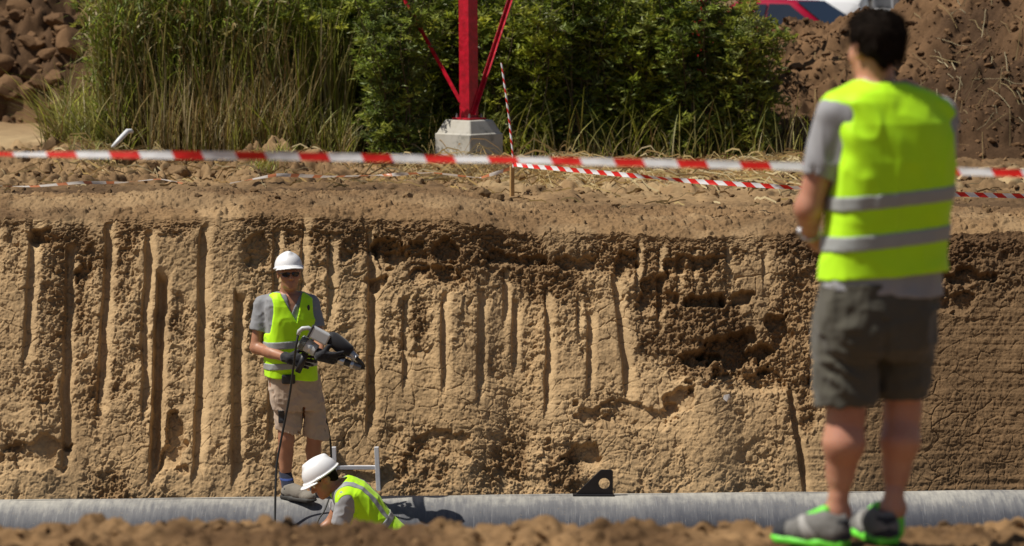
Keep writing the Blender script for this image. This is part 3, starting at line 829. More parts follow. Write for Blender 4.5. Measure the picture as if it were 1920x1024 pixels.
def tape_mat(name, red, white, period, diag=0.0, duty=.45, trans=.15):
    m = bpy.data.materials.new(name); n, l, b = nodes(m)
    a = n.new("ShaderNodeAttribute"); a.attribute_name = "run"; s = n.new("ShaderNodeSeparateColor"); l.new(a.outputs["Color"], s.inputs[0])
    k = n.new("ShaderNodeMath"); k.operation = 'MULTIPLY_ADD'; k.inputs[1].default_value = diag; l.new(s.outputs[1], k.inputs[0]); l.new(s.outputs[0], k.inputs[2])
    d = n.new("ShaderNodeMath"); d.operation = 'DIVIDE'; d.inputs[1].default_value = period; l.new(k.outputs[0], d.inputs[0])
    f = n.new("ShaderNodeMath"); f.operation = 'FRACT'; l.new(d.outputs[0], f.inputs[0])
    g = n.new("ShaderNodeMath"); g.operation = 'LESS_THAN'; g.inputs[1].default_value = duty; l.new(f.outputs[0], g.inputs[0])
    c = mixc(n, l, g.outputs[0], white, red)
    l.new(c, b.inputs["Base Color"]); b.inputs["Roughness"].default_value = .35
    t = n.new("ShaderNodeBsdfTranslucent"); l.new(c, t.inputs[0]); mx = n.new("ShaderNodeMixShader"); mx.inputs[0].default_value = trans
    l.new(b.outputs[0], mx.inputs[1]); l.new(t.outputs[0], mx.inputs[2]); l.new(mx.outputs[0], n["Material Output"].inputs[0])
    return m
def ribbon(name, pts, width, twist, mat, label, seed=0, n=400, wavy=.0, base=0.0, parent=None):
    """plastic tape along a path, turning about its own run"""
    pts = np.array(pts, float); d = np.r_[0, np.cumsum(np.linalg.norm(np.diff(pts, axis=0), axis=1))]
    u = np.linspace(0, d[-1], n); P = np.stack([np.interp(u, d, pts[:, k]) for k in range(3)], 1)
    ker = np.ones(9) / 9                                           # soften the corners of the path
    for k in range(3): P[:, k] = np.convolve(np.pad(P[:, k], 4, mode='edge'), ker, 'valid')
    T = unit(np.gradient(P, axis=0)); S = unit(np.cross(T, (0, 0, 1.))); W = np.cross(S, T)
    ang = base + twist * u + wavy * noise(u * 2.2, u * 0 + seed, seed=seed)
    A = W * np.cos(ang)[:, None] + S * np.sin(ang)[:, None]; B = np.cross(A, T)
    wv = np.linspace(-.5, .5, 5); V, at_ = [], []
    for v in wv:
        cup = (.25 - v * v) * .18 * width
        V.append(P + A * v * width + B * cup + B * .0016 * noise(u * 30, u * 0 + v * 3, seed=seed + 3)[:, None]); at_.append(np.stack([u, 0 * u + (v + .5) * width, 0 * u, 0 * u + 1], 1))
    V = np.stack(V, 1).reshape(-1, 3); at_ = np.stack(at_, 1).reshape(-1, 4)
    o = obj(name, np_mesh(name, V, grid_faces(5, n), mat, True, {"run": at_}), parent)
    return tag(o, label, "barrier tape") if label else o
RED, WHT = (.72, .02, .012), (.82, .82, .84)
m_near = tape_mat("barrier_tape_near", RED, WHT, .226, .5, .47, .3)
m_far = tape_mat("barrier_tape_far", RED, WHT, .165, 1.4, .5)
m_old = tape_mat("barrier_tape_faded", (.60, .22, .10), (.70, .64, .58), .23, .5, .36, .3)
pth = [(-500, 288), (0, 289), (500, 292), (700, 296), (960, 300), (1250, 306), (1500, 312), (1780, 321), (1920, 325), (2350, 336)]
ribbon("barrier_tape", [at(x, y, 10.55) for x, y in pth], .029, 0, m_near, "broad red and white barrier tape stretched straight across behind the standing man", 5, 500, .8, -.6)
sx, sy = at(960, 340, 25.9)[0], 25.9; sz = float(far_h(np.array([sx]), np.array([sy]))[0])
stake = empty("marker_stake", (sx, sy, sz), "wooden stake with a red and white striped rod leaning from its top", "stake")
ztop = at(960, 311, sy)[2]
mb = MB(); mb.box((sx, sy, (ztop + sz - .2) / 2), (.036, .032, ztop - sz + .2), Matrix.Rotation(R(25), 3, 'Z')); mb.build("wooden_stake", M_wood, stake, bevel=.003)
rod = [at(963, 314, sy - .03), at(961, 285, sy - .03), at(956, 235, sy), at(949, 180, sy), at(940, 118, sy + .03)]
dd = np.r_[0, np.cumsum([np.linalg.norm(b - a) for a, b in zip(rod[:-1], rod[1:])])]
nn = 60; uu = np.linspace(0, dd[-1], nn); rp = np.stack([np.interp(uu, dd, np.array(rod)[:, k]) for k in range(3)], 1)
aa = np.linspace(0, 2 * np.pi, 13)
V = np.stack([rp + (.0085 + .002 * noise(uu * 30, uu * 0, seed=9))[:, None] * np.stack([np.cos(a) + 0 * uu, np.sin(a) + 0 * uu, 0 * uu], 1) for a in aa], 1).reshape(-1, 3)
ra = np.stack([np.stack([uu + .09 * a / 6.283, 0 * uu, 0 * uu, 0 * uu + 1], 1) for a in aa], 1).reshape(-1, 4)
obj("striped_rod", np_mesh("striped_rod", V, grid_faces(13, nn), tape_mat("rod_wrap", RED, WHT, .09, 0, .45, 0), True, {"run": ra}), stake)
def gz(px, py, Y, lift=.0):
    p = at(px, py, Y); return p
ribbon("barrier_tape", [at(962, 308, 25.86), at(1000, 312, 25.6), at(1120, 323, 25.0), at(1300, 340, 24.3), at(1490, 352, 23.9), at(1650, 360, 23.9), at(1920, 368, 24.2), at(2300, 366, 24.6)],
       .038, 0, m_far, "twisted red and white tape running from the wooden stake to the right", 7, 700, .9)
def on_ground(pts, lift):
    """x from the photograph, height from the ground under it plus a lift"""
    out = []
    for (px, py, Y), lf in zip(pts, lift):
        q = at(px, py, Y)
        if lf is not None: q[2] = float(far_h(np.array([q[0]]), np.array([Y]))[0]) + lf
        out.append(q)
    return out
ribbon("barrier_tape", on_ground([(957, 316, 25.86), (900, 334, 25.7), (810, 354, 25.5), (720, 359, 25.6), (610, 369, 25.3), (520, 377, 25.0), (430, 382, 24.75)], [None, None, .12, .10, .07, .06, .04]),
       .030, 3, m_old, "faded orange and white tape sagging from the wooden stake to the ground at left", 8, 400, .9)
ribbon("barrier_tape", on_ground([(345, 373, 25.2), (300, 369, 25.3), (230, 376, 25.1), (150, 383, 24.8), (60, 386, 24.7), (-60, 388, 24.7), (-300, 384, 24.7)], [.03, .07, .06, .05, .05, .05, .05]),
       .026, 2, m_old, "loose end of faded tape lying on the ground at the far left", 9, 300, .6, 1.0)
# white scrap among the clods
p0, p1 = at(211, 276, 29.0), at(246, 246, 29.2)
mb = MB(); mb.tube([p0, p0 * .6 + p1 * .4 + (0, 0, .015), p0 * .2 + p1 * .8 + (0, 0, .03), p1, p1 + (.02, 0, -.015)], [.018, .026, .026, .024, .012], 8)
tag(mb.build("plastic_scrap", simple("white_plastic", (.72, .73, .75), .4, var=.08), smooth=True), "bent piece of white plastic pipe sticking out of clods below the grass", "plastic scrap")
p = at(1362, 745, 22.0)
mb = MB(); mb.add([p + v for v in ((-.02, -.02, .02), (.02, -.03, .03), (.03, 0, 0), (0, -.02, -.03), (-.025, 0, -.01), (.005, .02, 0))], [(0, 3, 1), (1, 3, 2), (0, 4, 3), (0, 1, 5), (1, 2, 5), (2, 3, 5), (3, 4, 5), (4, 0, 5)])
tag(mb.build("paper_scrap", simple("paper", (.75, .75, .76), .7, var=.05)), "small white scrap caught in the crumbled trench wall", "scrap")

# ---- black triangular plate on the pipe
pb = at(1115, 930, 21.83); zc = PIPE_Z + PIPE_R
k = 21.83 / FPX
prof = [(-39 * k, 0), (35 * k, 0), (35 * k, 47.5 * k), (31 * k, 50 * k), (13 * k, 50 * k), (10 * k, 48 * k)]
def plate_with_hole(prof, c, r, th, nseg=36):
    """outline with a round hole, extruded"""
    an = [2 * math.pi * i / nseg for i in range(nseg)]
    outl = []
    for a in an:                                                   # ray from hole centre to the outline
        d = (math.cos(a), math.sin(a)); best = 9
        for i in range(len(prof)):
            (x1, y1), (x2, y2) = prof[i], prof[(i + 1) % len(prof)]
            ex, ey = x2 - x1, y2 - y1; den = d[0] * ey - d[1] * ex
            if abs(den) < 1e-12: continue
            t = ((x1 - c[0]) * ey - (y1 - c[1]) * ex) / den; s = ((x1 - c[0]) * d[1] - (y1 - c[1]) * d[0]) / den
            if t > 0 and -1e-9 <= s <= 1 + 1e-9: best = min(best, t)
        outl.append((c[0] + d[0] * best, c[1] + d[1] * best))
    for q in prof:                                                 # keep the true corners
        i = min(range(nseg), key=lambda j: (outl[j][0] - q[0]) ** 2 + (outl[j][1] - q[1]) ** 2); outl[i] = q
    inn = [(c[0] + r * math.cos(a), c[1] + r * math.sin(a)) for a in an]
    mb = MB(); N = nseg
    vs = [(x, y, z) for y in (-th / 2, th / 2) for ring in (outl, inn) for x, z in ring]
    f = []
    for i in range(N):
        j = (i + 1) % N
        f += [(i, j, N + j, N + i), (2 * N + i, 3 * N + i, 3 * N + j, 2 * N + j), (i, 2 * N + i, 2 * N + j, j), (N + i, N + j, 3 * N + j, 3 * N + i)]
    mb.add(vs, f); return mb
lug = empty("lifting_lug", (pb[0], pipe_y(pb[0]), zc), "black triangular steel plate with a round hole standing on the pipe", "steel plate")
M_black = simple("black_paint", (.012, .012, .015), .45, var=.3, vscale=25)
mbp = plate_with_hole(prof, (18.5 * k, 23.5 * k), 10.5 * k, .022)
mbp.v = [(x + pb[0], y + pipe_y(pb[0]) - .02, z + zc - .002) for x, y, z in mbp.v]; mbp.build("plate", M_black, lug, bevel=.002)
mbp = MB(); mbp.box((pb[0] - 2 * k, pipe_y(pb[0]) - .02, zc + .003), (.31, .07, .014)); mbp.build("foot_flange", M_black, lug, bevel=.004)
# ---- aluminium ladder behind the pipe
M_alu = simple("aluminium", (.74, .75, .79), .42, .2, var=.06)
lad = empty("ladder", at(668, 930, 22.3), "aluminium ladder top with one rung standing behind the pipe", "ladder")
for a, b_ in (((630, 960), (626, 838)), ((712, 960), (706, 838))):
    A, B = at(a[0], a[1], 22.37), at(b_[0], b_[1], 22.40); A = A + (A - B) * 1.5
    mb = MB(); d = unit(B - A); X = unit(np.cross((0, 1., 0), d)); Yv = np.cross(d, X)
    mb.box((A + B) / 2, (.034, .062, np.linalg.norm(B - A)), np.stack([X, Yv, d], 1)); mb.build("rail", M_alu, lad, bevel=.003)
for k_ in range(4):
    z = at(668, 880, 22.3)[2] - .28 * k_
    mb = MB(); mb.box((at(669, 880, 22.39)[0] + .006 * k_, 22.385 - .02 * k_, z), (.30, .034, .03)); mb.build("rung", M_alu, lad, bevel=.003)
# ================================================================== vehicles behind the heap
M_carred = simple("red_car_paint", (.30, .006, .028), .2, var=.05); M_white = simple("white_van_paint", (.72, .73, .75), .3, var=.03)
M_glass = simple("dark_window_glass", (.012, .018, .03), .06, var=.1, spec=.8); M_tyre = simple("tyre_rubber", (.015, .015, .016), .8)
M_rim = simple("wheel_rim", (.45, .46, .48), .35, .6); M_grey = simple("dark_grey_panel", (.045, .048, .055), .5, var=.1, vscale=3)
M_lamp = simple("lamp_glass", (.6, .62, .65), .12); M_trim = simple("black_trim", (.02, .02, .022), .6)
def frame_of(pos, yaw):
    c, s = math.cos(yaw), math.sin(yaw)
    return lambda p: (pos[0] + c * p[0] - s * p[1], pos[1] + s * p[0] + c * p[1], pos[2] + p[2])
def place(mb, fr): mb.v = [fr(p) for p in mb.v]; return mb
def wheels(root, fr, xs, hw, r):
    for x in xs:
        for s in (-1, 1):
            e = MB(); e.tube([(x, s * (hw - .2), r), (x, s * (hw - .18), r), (x, s * (hw - .02), r), (x, s * hw, r)], [r - .04, r, r, r - .04], 24)
            wh = place(e, fr).build("wheel", M_tyre, root, smooth=True)
            q = MB(); q.tube([(x, s * (hw - .05), r), (x, s * (hw + .004), r)], r * .62, 16); place(q, fr).build("rim", M_rim, wh)
def body_loft(sections, m=0):
    """sections: (x, half width bottom, half width top, z bottom, z belt, z top)"""
    mb = MB(); n = 10
    for (x, wb, wt, zb, zm, zt) in sections:
        half = [(wb * .96, zb), (wb, zb + .12), (wb, zm), (wt * 1.0, zt - .06), (wt * .82, zt)]
        mb.v += [(x, -a, z) for a, z in half] + [(x, a, z) for a, z in half[::-1]]
    for i in range(len(sections) - 1):
        for j in range(n):
            a, b_ = i * n + j, i * n + (j + 1) % n
            mb.f.append((a, a + n, b_ + n, b_)); mb.m.append(m)
    mb.f.append(tuple(range(n))); mb.m.append(m); e = (len(sections) - 1) * n; mb.f.append(tuple(e + k for k in range(n))[::-1]); mb.m.append(m)
    return mb
def car(pos, yaw):
    fr = frame_of(pos, yaw)
    root = empty("parked_car", pos, "red hatchback parked behind the crest of the right earth heap", "car")
    S = [(-2.05, .70, .62, .32, .75, .85), (-1.95, .82, .74, .26, .86, 1.0), (-1.75, .86, .78, .24, .92, 1.02), (1.0, .87, .80, .24, .92, 1.0), (1.75, .84, .74, .24, .80, .90), (2.02, .74, .62, .28, .62, .76)]
    place(body_loft(S), fr).build("body", M_carred, root, smooth=True, bevel=.02)
    cab = [(-1.85, .72, .70, .86, .9, 1.02), (-1.35, .80, .58, .86, .95, 1.46), (-.6, .80, .60, .86, .95, 1.52), (.15, .80, .59, .86, .95, 1.50), (1.02, .80, .74, .86, .93, .99)]
    place(body_loft(cab), fr).build("cabin", M_carred, root, smooth=True)
    def pane(name, pts):
        mb = MB(); c = np.mean(pts, axis=0); mb.add(pts, [tuple(range(len(pts)))]); o = place(mb, fr).build(name, M_glass, root)
        sm = o.modifiers.new("thick", 'SOLIDIFY'); sm.thickness = .012; sm.offset = 0; return o
    pane("windshield", [(1.03, -.68, 1.01), (1.03, .68, 1.01), (.24, .54, 1.485), (.24, -.54, 1.485)])
    pane("rear_window", [(-1.87, .6, 1.03), (-1.87, -.6, 1.03), (-1.42, -.52, 1.42), (-1.42, .52, 1.42)])
    for s in (-1, 1):
        for x0, x1, x2, x3 in ((-.38, .86, .12, -.38), (-1.3, -.44, -.44, -1.2)):
            pane("side_window", [(x0, s * .815, .98), (x1, s * .81, .98), (x2, s * .645, 1.42), (x3, s * .655, 1.43)])
        mb = MB(); mb.box((.80, s * .93, 1.02), (.12, .2, .13)); mi = place(mb, fr).build("mirror", M_white, root, bevel=.03)
        mb = MB(); mb.box((1.86, s * .58, .66), (.22, .28, .13)); place(mb, fr).build("headlight", M_lamp, root, bevel=.03)
    wheels(root, fr, (-1.3, 1.3), .86, .31)
    return root
car((6.15, 63.0, .0), R(-38))
def van(pos, yaw):
    fr = frame_of(pos, yaw)
    root = empty("parked_van", pos, "white van with dark windscreen parked between red car and grey truck box", "van")
    S = [(-2.6, .92, .84, .35, 1.2, 2.3), (-2.5, .97, .88, .3, 1.2, 2.42), (.9, .97, .88, .3, 1.2, 2.45), (1.35, .97, .84, .3, 1.2, 2.3)]
    place(body_loft(S), fr).build("body", M_white, root, smooth=True, bevel=.03)
    S = [(1.3, .96, .84, .3, 1.15, 2.3), (1.95, .95, .84, .3, 1.1, 1.52), (2.45, .92, .76, .3, 1.0, 1.34), (2.6, .84, .6, .34, .85, 1.1)]
    place(body_loft(S), fr).build("bonnet", M_white, root, smooth=True, bevel=.02)
    mb = MB(); mb.add([(1.98, -.80, 1.56), (1.98, .80, 1.56), (1.40, .76, 2.24), (1.40, -.76, 2.24)], [(0, 1, 2, 3)]); o = place(mb, fr).build("windshield", M_glass, root)
    o.modifiers.new("thick", 'SOLIDIFY').thickness = .02
    mb = MB(); ring = [(2.47 + .02, .095 * math.cos(a), 1.22 + .055 * math.sin(a)) for a in np.linspace(0, 2 * np.pi, 20)]; mb.tube(ring, .013, 6); place(mb, fr).build("emblem", M_trim, root)
    for s in (-1, 1):
        mb = MB(); mb.box((2.42, s * .7, .98), (.24, .26, .26)); place(mb, fr).build("headlight", M_lamp, root, bevel=.03)
        mb = MB(); mb.box((1.6, s * 1.1, 1.62), (.12, .22, .3)); place(mb, fr).build("mirror", M_trim, root, bevel=.03)
        mb = MB(); mb.add([(.3, s * .985, 1.35), (1.3, s * .985, 1.35), (1.15, s * .925, 2.1), (.3, s * .93, 2.1)], [(0, 1, 2, 3)]); o = place(mb, fr).build("side_window", M_glass, root); o.modifiers.new("thick", 'SOLIDIFY').thickness = .015
    wheels(root, fr, (-1.7, 1.75), .95, .34)
van((7.45, 69.0, .1), R(-100))
def truck(pos, yaw):
    fr = frame_of(pos, yaw)
    root = empty("box_trailer", pos, "dark grey box trailer with white lower rail behind the standing man's head", "trailer")
    mb = MB(); mb.box((0, 0, 1.95), (4.2, 2.2, 1.62)); place(mb, fr).build("box_body", M_grey, root, bevel=.02)
    for x, y in ((-2.1, -1.1), (2.1, -1.1), (-2.1, 1.1), (2.1, 1.1)):
        mb = MB(); mb.box((x, y, 1.95), (.14, .14, 1.7)); place(mb, fr).build("corner_post", M_rim, root, bevel=.01)
    mb = MB(); mb.box((0, 0, 1.04), (4.3, 2.3, .19)); place(mb, fr).build("lower_rail", M_white, root, bevel=.01)
    mb = MB(); mb.box((0, 0, .78), (4.0, .9, .2)); place(mb, fr).build("chassis", M_trim, root)
    wheels(root, fr, (-.8, .3), 1.05, .38)
truck((10.4, 66, .15), R(4))
# ================================================================== people: distance fields grown into one smooth surface
def f32(a): return np.asarray(a, np.float32)
def rc(a, b, ra, rb=None):
    a, b = f32(a), f32(b); rb = ra if rb is None else rb; ab = b - a; L = float(ab @ ab) + 1e-12
    def f(P):
        t = np.clip((P - a) @ ab / L, 0, 1)
        return np.linalg.norm(P - a - t[:, None] * ab, axis=1) - (ra + (rb - ra) * t)
    return f
def ell(c, r, M=None):
    c, r = f32(c), f32(r); M = None if M is None else f32(M)
    def f(P):
        q = P - c
        if M is not None: q = q @ M
        k0 = np.linalg.norm(q / r, axis=1); k1 = np.linalg.norm(q / (r * r), axis=1)
        return k0 * (k0 - 1) / np.maximum(k1, 1e-6)
    return f
def rbox(c, h, rad, M=None):
    c, h = f32(c), f32(h); M = None if M is None else f32(M)
    def f(P):
        q = P - c
        if M is not None: q = q @ M
        q = np.abs(q) - (h - rad)
        return np.linalg.norm(np.maximum(q, 0), axis=1) + np.minimum(q.max(1), 0) - rad
    return f
def loft(secs, yaw=0.0, n=2.4, M=None, o=(0, 0, 0)):
    """stack of rounded sections (z, cx, cy, half width, half depth)"""
    S = f32(sorted(secs)); M = None if M is None else f32(M); o = f32(o); c, s = math.cos(yaw), math.sin(yaw)
    def f(P):
        q = P - o
        if M is not None: q = q @ M
        z = q[:, 2]; g = [np.interp(z, S[:, 0], S[:, k]).astype(np.float32) for k in range(1, 5)]
        dx, dy = q[:, 0] - g[0], q[:, 1] - g[1]
        u, v = np.abs(dx * c + dy * s) / g[2], np.abs(-dx * s + dy * c) / g[3]
        k = (u ** n + v ** n) ** (1 / n)
        d = (k - 1) * np.minimum(g[2], g[3])
        return np.maximum(d, np.maximum(z - S[-1, 0], S[0, 0] - z))
    return f
def smin(a, b, k):
    h = np.clip(.5 + .5 * (b - a) / k, 0, 1)
    return b + (a - b) * h - k * h * (1 - h)
def union(fs, k=.02):
    def f(P):
        d = fs[0](P)
        for g in fs[1:]: d = smin(d, g(P), k)
        return d
    return f
def cut(f, g, k=.004):
    return lambda P: -smin(-f(P), g(P), k)
def clip(f, *planes):
    """keep the side of each plane (point, outward normal) that lies behind it"""
    pl = [(f32(p), f32(unit(np.array(n_, float)))) for p, n_ in planes]
    def g(P):
        d = f(P)
        for p, n_ in pl: d = np.maximum(d, (P - p) @ n_)
        return d
    return g
def grown(f, r): return lambda P: f(P) - r
def folds(f, amp, scale, seed, aniso=(1, 1, 1), crease=True):
    an = f32(aniso) * scale
    def g(P):
        d = f(P); q = P * an
        q = q + .35 * np.stack([noise(q[:, 1] * .7, q[:, 2] * .7, q[:, 0] * .7, seed + k) for k in range(3)], 1)
        nz = noise(q[:, 0], q[:, 1], q[:, 2], seed)
        if crease: nz = (1 - np.abs(nz)) ** 2 * 1.4 - .7
        return d - amp * (nz + .4 * noise(q[:, 0] * 2.3, q[:, 1] * 2.3, q[:, 2] * 2.3, seed + 5))
    return g

def grow(f, lo, hi, h):
    """zero surface of f inside a box (surface nets on the blocks the surface passes through)"""
    lo = np.array(lo, float); B = 8
    nb = np.ceil((np.array(hi) - lo) / (h * B)).astype(int) + 1; N = nb * B + 1
    ctr = np.stack(np.meshgrid(*[np.arange(k) for k in nb], indexing='ij'), -1).reshape(-1, 3)
    dc = f((lo + (ctr * B + B / 2) * h).astype(np.float32))
    D = np.empty(N, np.float32); D[:] = 1
    Db = np.repeat(np.repeat(np.repeat(np.sign(dc).reshape(nb), B, 0), B, 1), B, 2)
    D[:-1, :-1, :-1] = Db; D[D == 0] = 1
    act = ctr[np.abs(dc) < B * h * .87 * 1.7 + .012]
    off = np.stack(np.meshgrid(*[np.arange(B + 1)] * 3, indexing='ij'), -1).reshape(-1, 3)
    for i in range(0, len(act), 600):
        idx = (act[i:i + 600, None, :] * B + off[None]).reshape(-1, 3)
        D[idx[:, 0], idx[:, 1], idx[:, 2]] = f((lo + idx * h).astype(np.float32))
    s = D < 0
    cs = np.zeros(tuple(N - 1), np.int8)
    cor = [(a, b, c) for a in (0, 1) for b in (0, 1) for c in (0, 1)]
    for a, b, c in cor: cs += s[a:N[0] - 1 + a, b:N[1] - 1 + b, c:N[2] - 1 + c]
    am = (cs > 0) & (cs < 8); cells = np.argwhere(am)
    idx = -np.ones(am.shape, np.int32); idx[am] = np.arange(len(cells))
    acc = np.zeros((len(cells), 3)); cnt = np.zeros(len(cells))
    for p in cor:
        for ax in range(3):
            if p[ax]: continue
            q = list(p); q[ax] = 1
            da = D[cells[:, 0] + p[0], cells[:, 1] + p[1], cells[:, 2] + p[2]]; db = D[cells[:, 0] + q[0], cells[:, 1] + q[1], cells[:, 2] + q[2]]
            m = (da < 0) != (db < 0); t = np.where(m, da / np.where(m, da - db, 1), 0)
            e = np.tile(np.array(p, float), (len(cells), 1)); e[:, ax] += t
            acc += e * m[:, None]; cnt += m
    V = lo + (cells + acc / cnt[:, None]) * h
    F = []
    for ax in range(3):
        sl0 = [slice(1, -1)] * 3; sl1 = [slice(1, -1)] * 3; sl0[ax] = slice(0, N[ax] - 1); sl1[ax] = slice(1, N[ax])
        a, b = s[tuple(sl0)], s[tuple(sl1)]
        for sign in (0, 1):
            e = np.argwhere((a & ~b) if sign == 0 else (~a & b)); o = np.ones(3, int); o[ax] = 0; e = e + o
            u, v = [(1, 2), (2, 0), (0, 1)][ax]
            def cell(du, dv):
                g = e.copy(); g[:, u] -= du; g[:, v] -= dv
                return idx[g[:, 0], g[:, 1], g[:, 2]]
            q = np.stack([cell(1, 1), cell(0, 1), cell(0, 0), cell(1, 0)], 1)
            F.append(q if sign == 0 else q[:, ::-1])
    F = np.concatenate(F); F = F[(F >= 0).all(1)]
    return V, F
def cloth(name, f, lo, hi, h, mat, parent, sm=True, colour=None):
    V, F = grow(f, lo, hi, h)
    used = np.unique(F); mp = np.zeros(len(V), int); mp[used] = np.arange(len(used)); V = V[used]; F = mp[F]
    return obj(name, np_mesh(name, V, F, mat, sm, {"zone": colour(V)} if colour else None), parent)

def basis(fwd, up=(0, 0, 1), roll=0.0):
    """columns: the figure's right, forward, up"""
    fwd = unit(np.array(fwd, float)); r = unit(np.cross(fwd, np.array(up, float))); u = np.cross(r, fwd)
    if roll: r, u = r * math.cos(roll) + u * math.sin(roll), u * math.cos(roll) - r * math.sin(roll)
    return np.stack([r, fwd, u], 1)
def head_parts(c, M, k=1.0):
    c = np.array(c, float); T = lambda p: c + M @ (np.array(p, float) * k)
    E = lambda p, r: ell(T(p), np.array(r) * k, M)
    Rr = lambda a, b, ra, rb=None: rc(T(a), T(b), ra * k, (ra if rb is None else rb) * k)
    skull = union([E((0, -.014, .035), (.076, .096, .084)), E((0, .022, -.03), (.061, .068, .085)), E((0, .03, -.072), (.050, .056, .043)),
                   E((.042, .055, -.022), (.024, .024, .024)), E((-.042, .055, -.022), (.024, .024, .024)), Rr((0, .074, -.098), (0, .070, -.092), .019)], .03)
    feat = union([skull, Rr((-.034, .082, .024), (.034, .082, .024), .012), Rr((0, .088, .014), (0, .113, -.028), .008, .0125), E((.011, .100, -.031), (.009, .011, .008)), E((-.011, .100, -.031), (.009, .011, .008))], .012)
    def face(P):
        d = feat(P)
        for s in (-1, 1): d = -smin(-d, E((s * .032, .108, .004), (.017, .017, .011))(P), .012)
        d = smin(d, Rr((-.020, .088, -.060), (.020, .088, -.060), .0075)(P), .006)
        d = smin(d, Rr((-.016, .086, -.072), (.016, .086, -.072), .0085)(P), .006)
        d = -smin(-d, Rr((-.022, .099, -.066), (.022, .099, -.066), .0022)(P), .003)
        for s in (-1, 1):
            ear = union([E((s * .079, -.012, -.004), (.009, .019, .032)), E((s * .083, -.018, .012), (.010, .014, .014))], .01)(P)
            ear = -smin(-ear, E((s * .090, -.006, -.002), (.007, .009, .018))(P), .006)
            d = smin(d, ear, .008)
        return d
    return face, T
def hand_parts(wr, d, pn, side, curl, k=1.0, spread=.10, thumb=.6):
    """palm and five fingers; d along the hand, pn out of the palm, side towards the thumb; curl per finger in radians per joint"""
    wr = np.array(wr, float); d = unit(np.array(d, float)); pn = unit(np.array(pn, float) - d * np.dot(pn, d)); s = unit(np.array(side, float) - d * np.dot(side, d) - pn * np.dot(side, pn))
    fs = [rc(wr, wr + d * .05 * k, .024 * k, .022 * k)]; fing = []
    for i, (off, L0, r) in enumerate(((.030, .092, .0095), (.010, .096, .0098), (-.011, .090, .0092), (-.030, .080, .0080))):
        kn = wr + (d * L0 + s * off) * k
        fs.append(rc(wr + s * off * .6 * k + d * .012 * k, kn, .0155 * k, .0125 * k))
        c = curl[i] if hasattr(curl, '__len__') else curl
        p = kn; dirv = unit(d + s * spread * off / .03); a = 0
        for L in np.array((.046, .029, .023)) * (1, 1.06, .98, .8)[i]:
            a += c; nd = dirv * math.cos(a) + pn * math.sin(a); q = p + nd * L * k; fing.append(rc(p, q, r * k, r * .9 * k)); p = q
    b = wr + (d * .025 + s * .028) * k; td = unit(d * .55 + s * .75 + pn * thumb)
    m1 = b + td * .045 * k; td2 = unit(d * .9 + s * .1 + pn * thumb * 1.3); m2 = m1 + td2 * .034 * k; m3 = m2 + unit(td2 + pn * .3) * .027 * k
    th = [rc(b, m1, .0165 * k, .0125 * k), rc(m1, m2, .0115 * k, .0105 * k), rc(m2, m3, .0105 * k, .0092 * k)]
    palm = union(fs, .012 * k); thf = union(th, .006 * k)
    def f(P):
        dd = smin(palm(P), thf(P), .012 * k)
        for g in (union(fing[i * 3:i * 3 + 3], .004 * k) for i in range(4)): dd = smin(dd, g(P), .0035 * k)
        return dd
    return f

def skin_mat(name, col, red):
    m = bpy.data.materials.new(name); n, l, b = nodes(m)
    t = tex_noise(n, l, 9, 5, .6); t2 = tex_noise(n, l, 140, 3, .6)
    c = ramp(n, l, t, [(.3, red), (.7, col)])
    l.new(c, b.inputs["Base Color"]); b.inputs["Roughness"].default_value = .48
    b.inputs["Subsurface Weight"].default_value = .12; b.inputs["Subsurface Radius"].default_value = (.012, .005, .003)
    bump(n, l, b, t2, .15, .001)
    return m
def cloth_mat(name, col, rough=.85, weave=260, bstr=.25, sheen=.2, var=.1):
    m = bpy.data.materials.new(name); n, l, b = nodes(m)
    t = tex_noise(n, l, 6, 6, .65)
    l.new(ramp(n, l, t, [(.3, tuple(c * (1 - var) for c in col)), (.7, tuple(min(1, c * (1 + var)) for c in col))]), b.inputs["Base Color"])
    b.inputs["Roughness"].default_value = rough; b.inputs["Specular IOR Level"].default_value = .25; b.inputs["Sheen Weight"].default_value = sheen
    bump(n, l, b, tex_noise(n, l, weave, 3, .7), bstr, .0015)
    return m
M_skin = skin_mat("tanned_skin", (.53, .27, .17), (.45, .195, .125))
M_skin_dark = skin_mat("deeply_tanned_skin", (.43, .21, .12), (.35, .155, .09))
M_vest = cloth_mat("fluorescent_yellow_fabric", (.51, .93, .012), .6, 300, .12, .1, .05)
M_band = cloth_mat("reflective_tape", (.33, .345, .34), .38, 500, .1, 0, .06)
M_tee = cloth_mat("grey_jersey", (.30, .30, .315)); M_polo = cloth_mat("grey_polo_cotton", (.24, .245, .26))
M_short = cloth_mat("dark_olive_cotton", (.078, .072, .055), .9); M_khaki = cloth_mat("sand_cotton", (.44, .335, .25), .9)
M_hair = cloth_mat("dark_brown_hair", (.012, .0075, .005), .8, 120, .6, 0, .4); M_hair.node_tree.nodes["Principled BSDF"].inputs["Specular IOR Level"].default_value = .08
M_navy = cloth_mat("navy_knit", (.012, .016, .035)); M_glove = cloth_mat("black_glove", (.010, .010, .014), .7)
M_hat = simple("white_helmet_plastic", (.80, .80, .81), .3, var=.02); M_lens = simple("black_lens", (.006, .006, .012), .08, var=.1, spec=.7)
M_green = simple("neon_green_rubber", (.16, .75, .05), .5, var=.1); M_shoemesh = cloth_mat("grey_shoe_mesh", (.16, .155, .145), .8, 180, .5)
M_shoepale = cloth_mat("pale_shoe_mesh", (.36, .35, .33), .8, 180, .5); M_shoedark = cloth_mat("black_shoe_fabric", (.022, .024, .03), .7); M_leather = cloth_mat("grey_suede", (.22, .20, .17), .85, 60, .4); M_soledark = simple("dark_rubber_sole", (.035, .033, .03), .7)
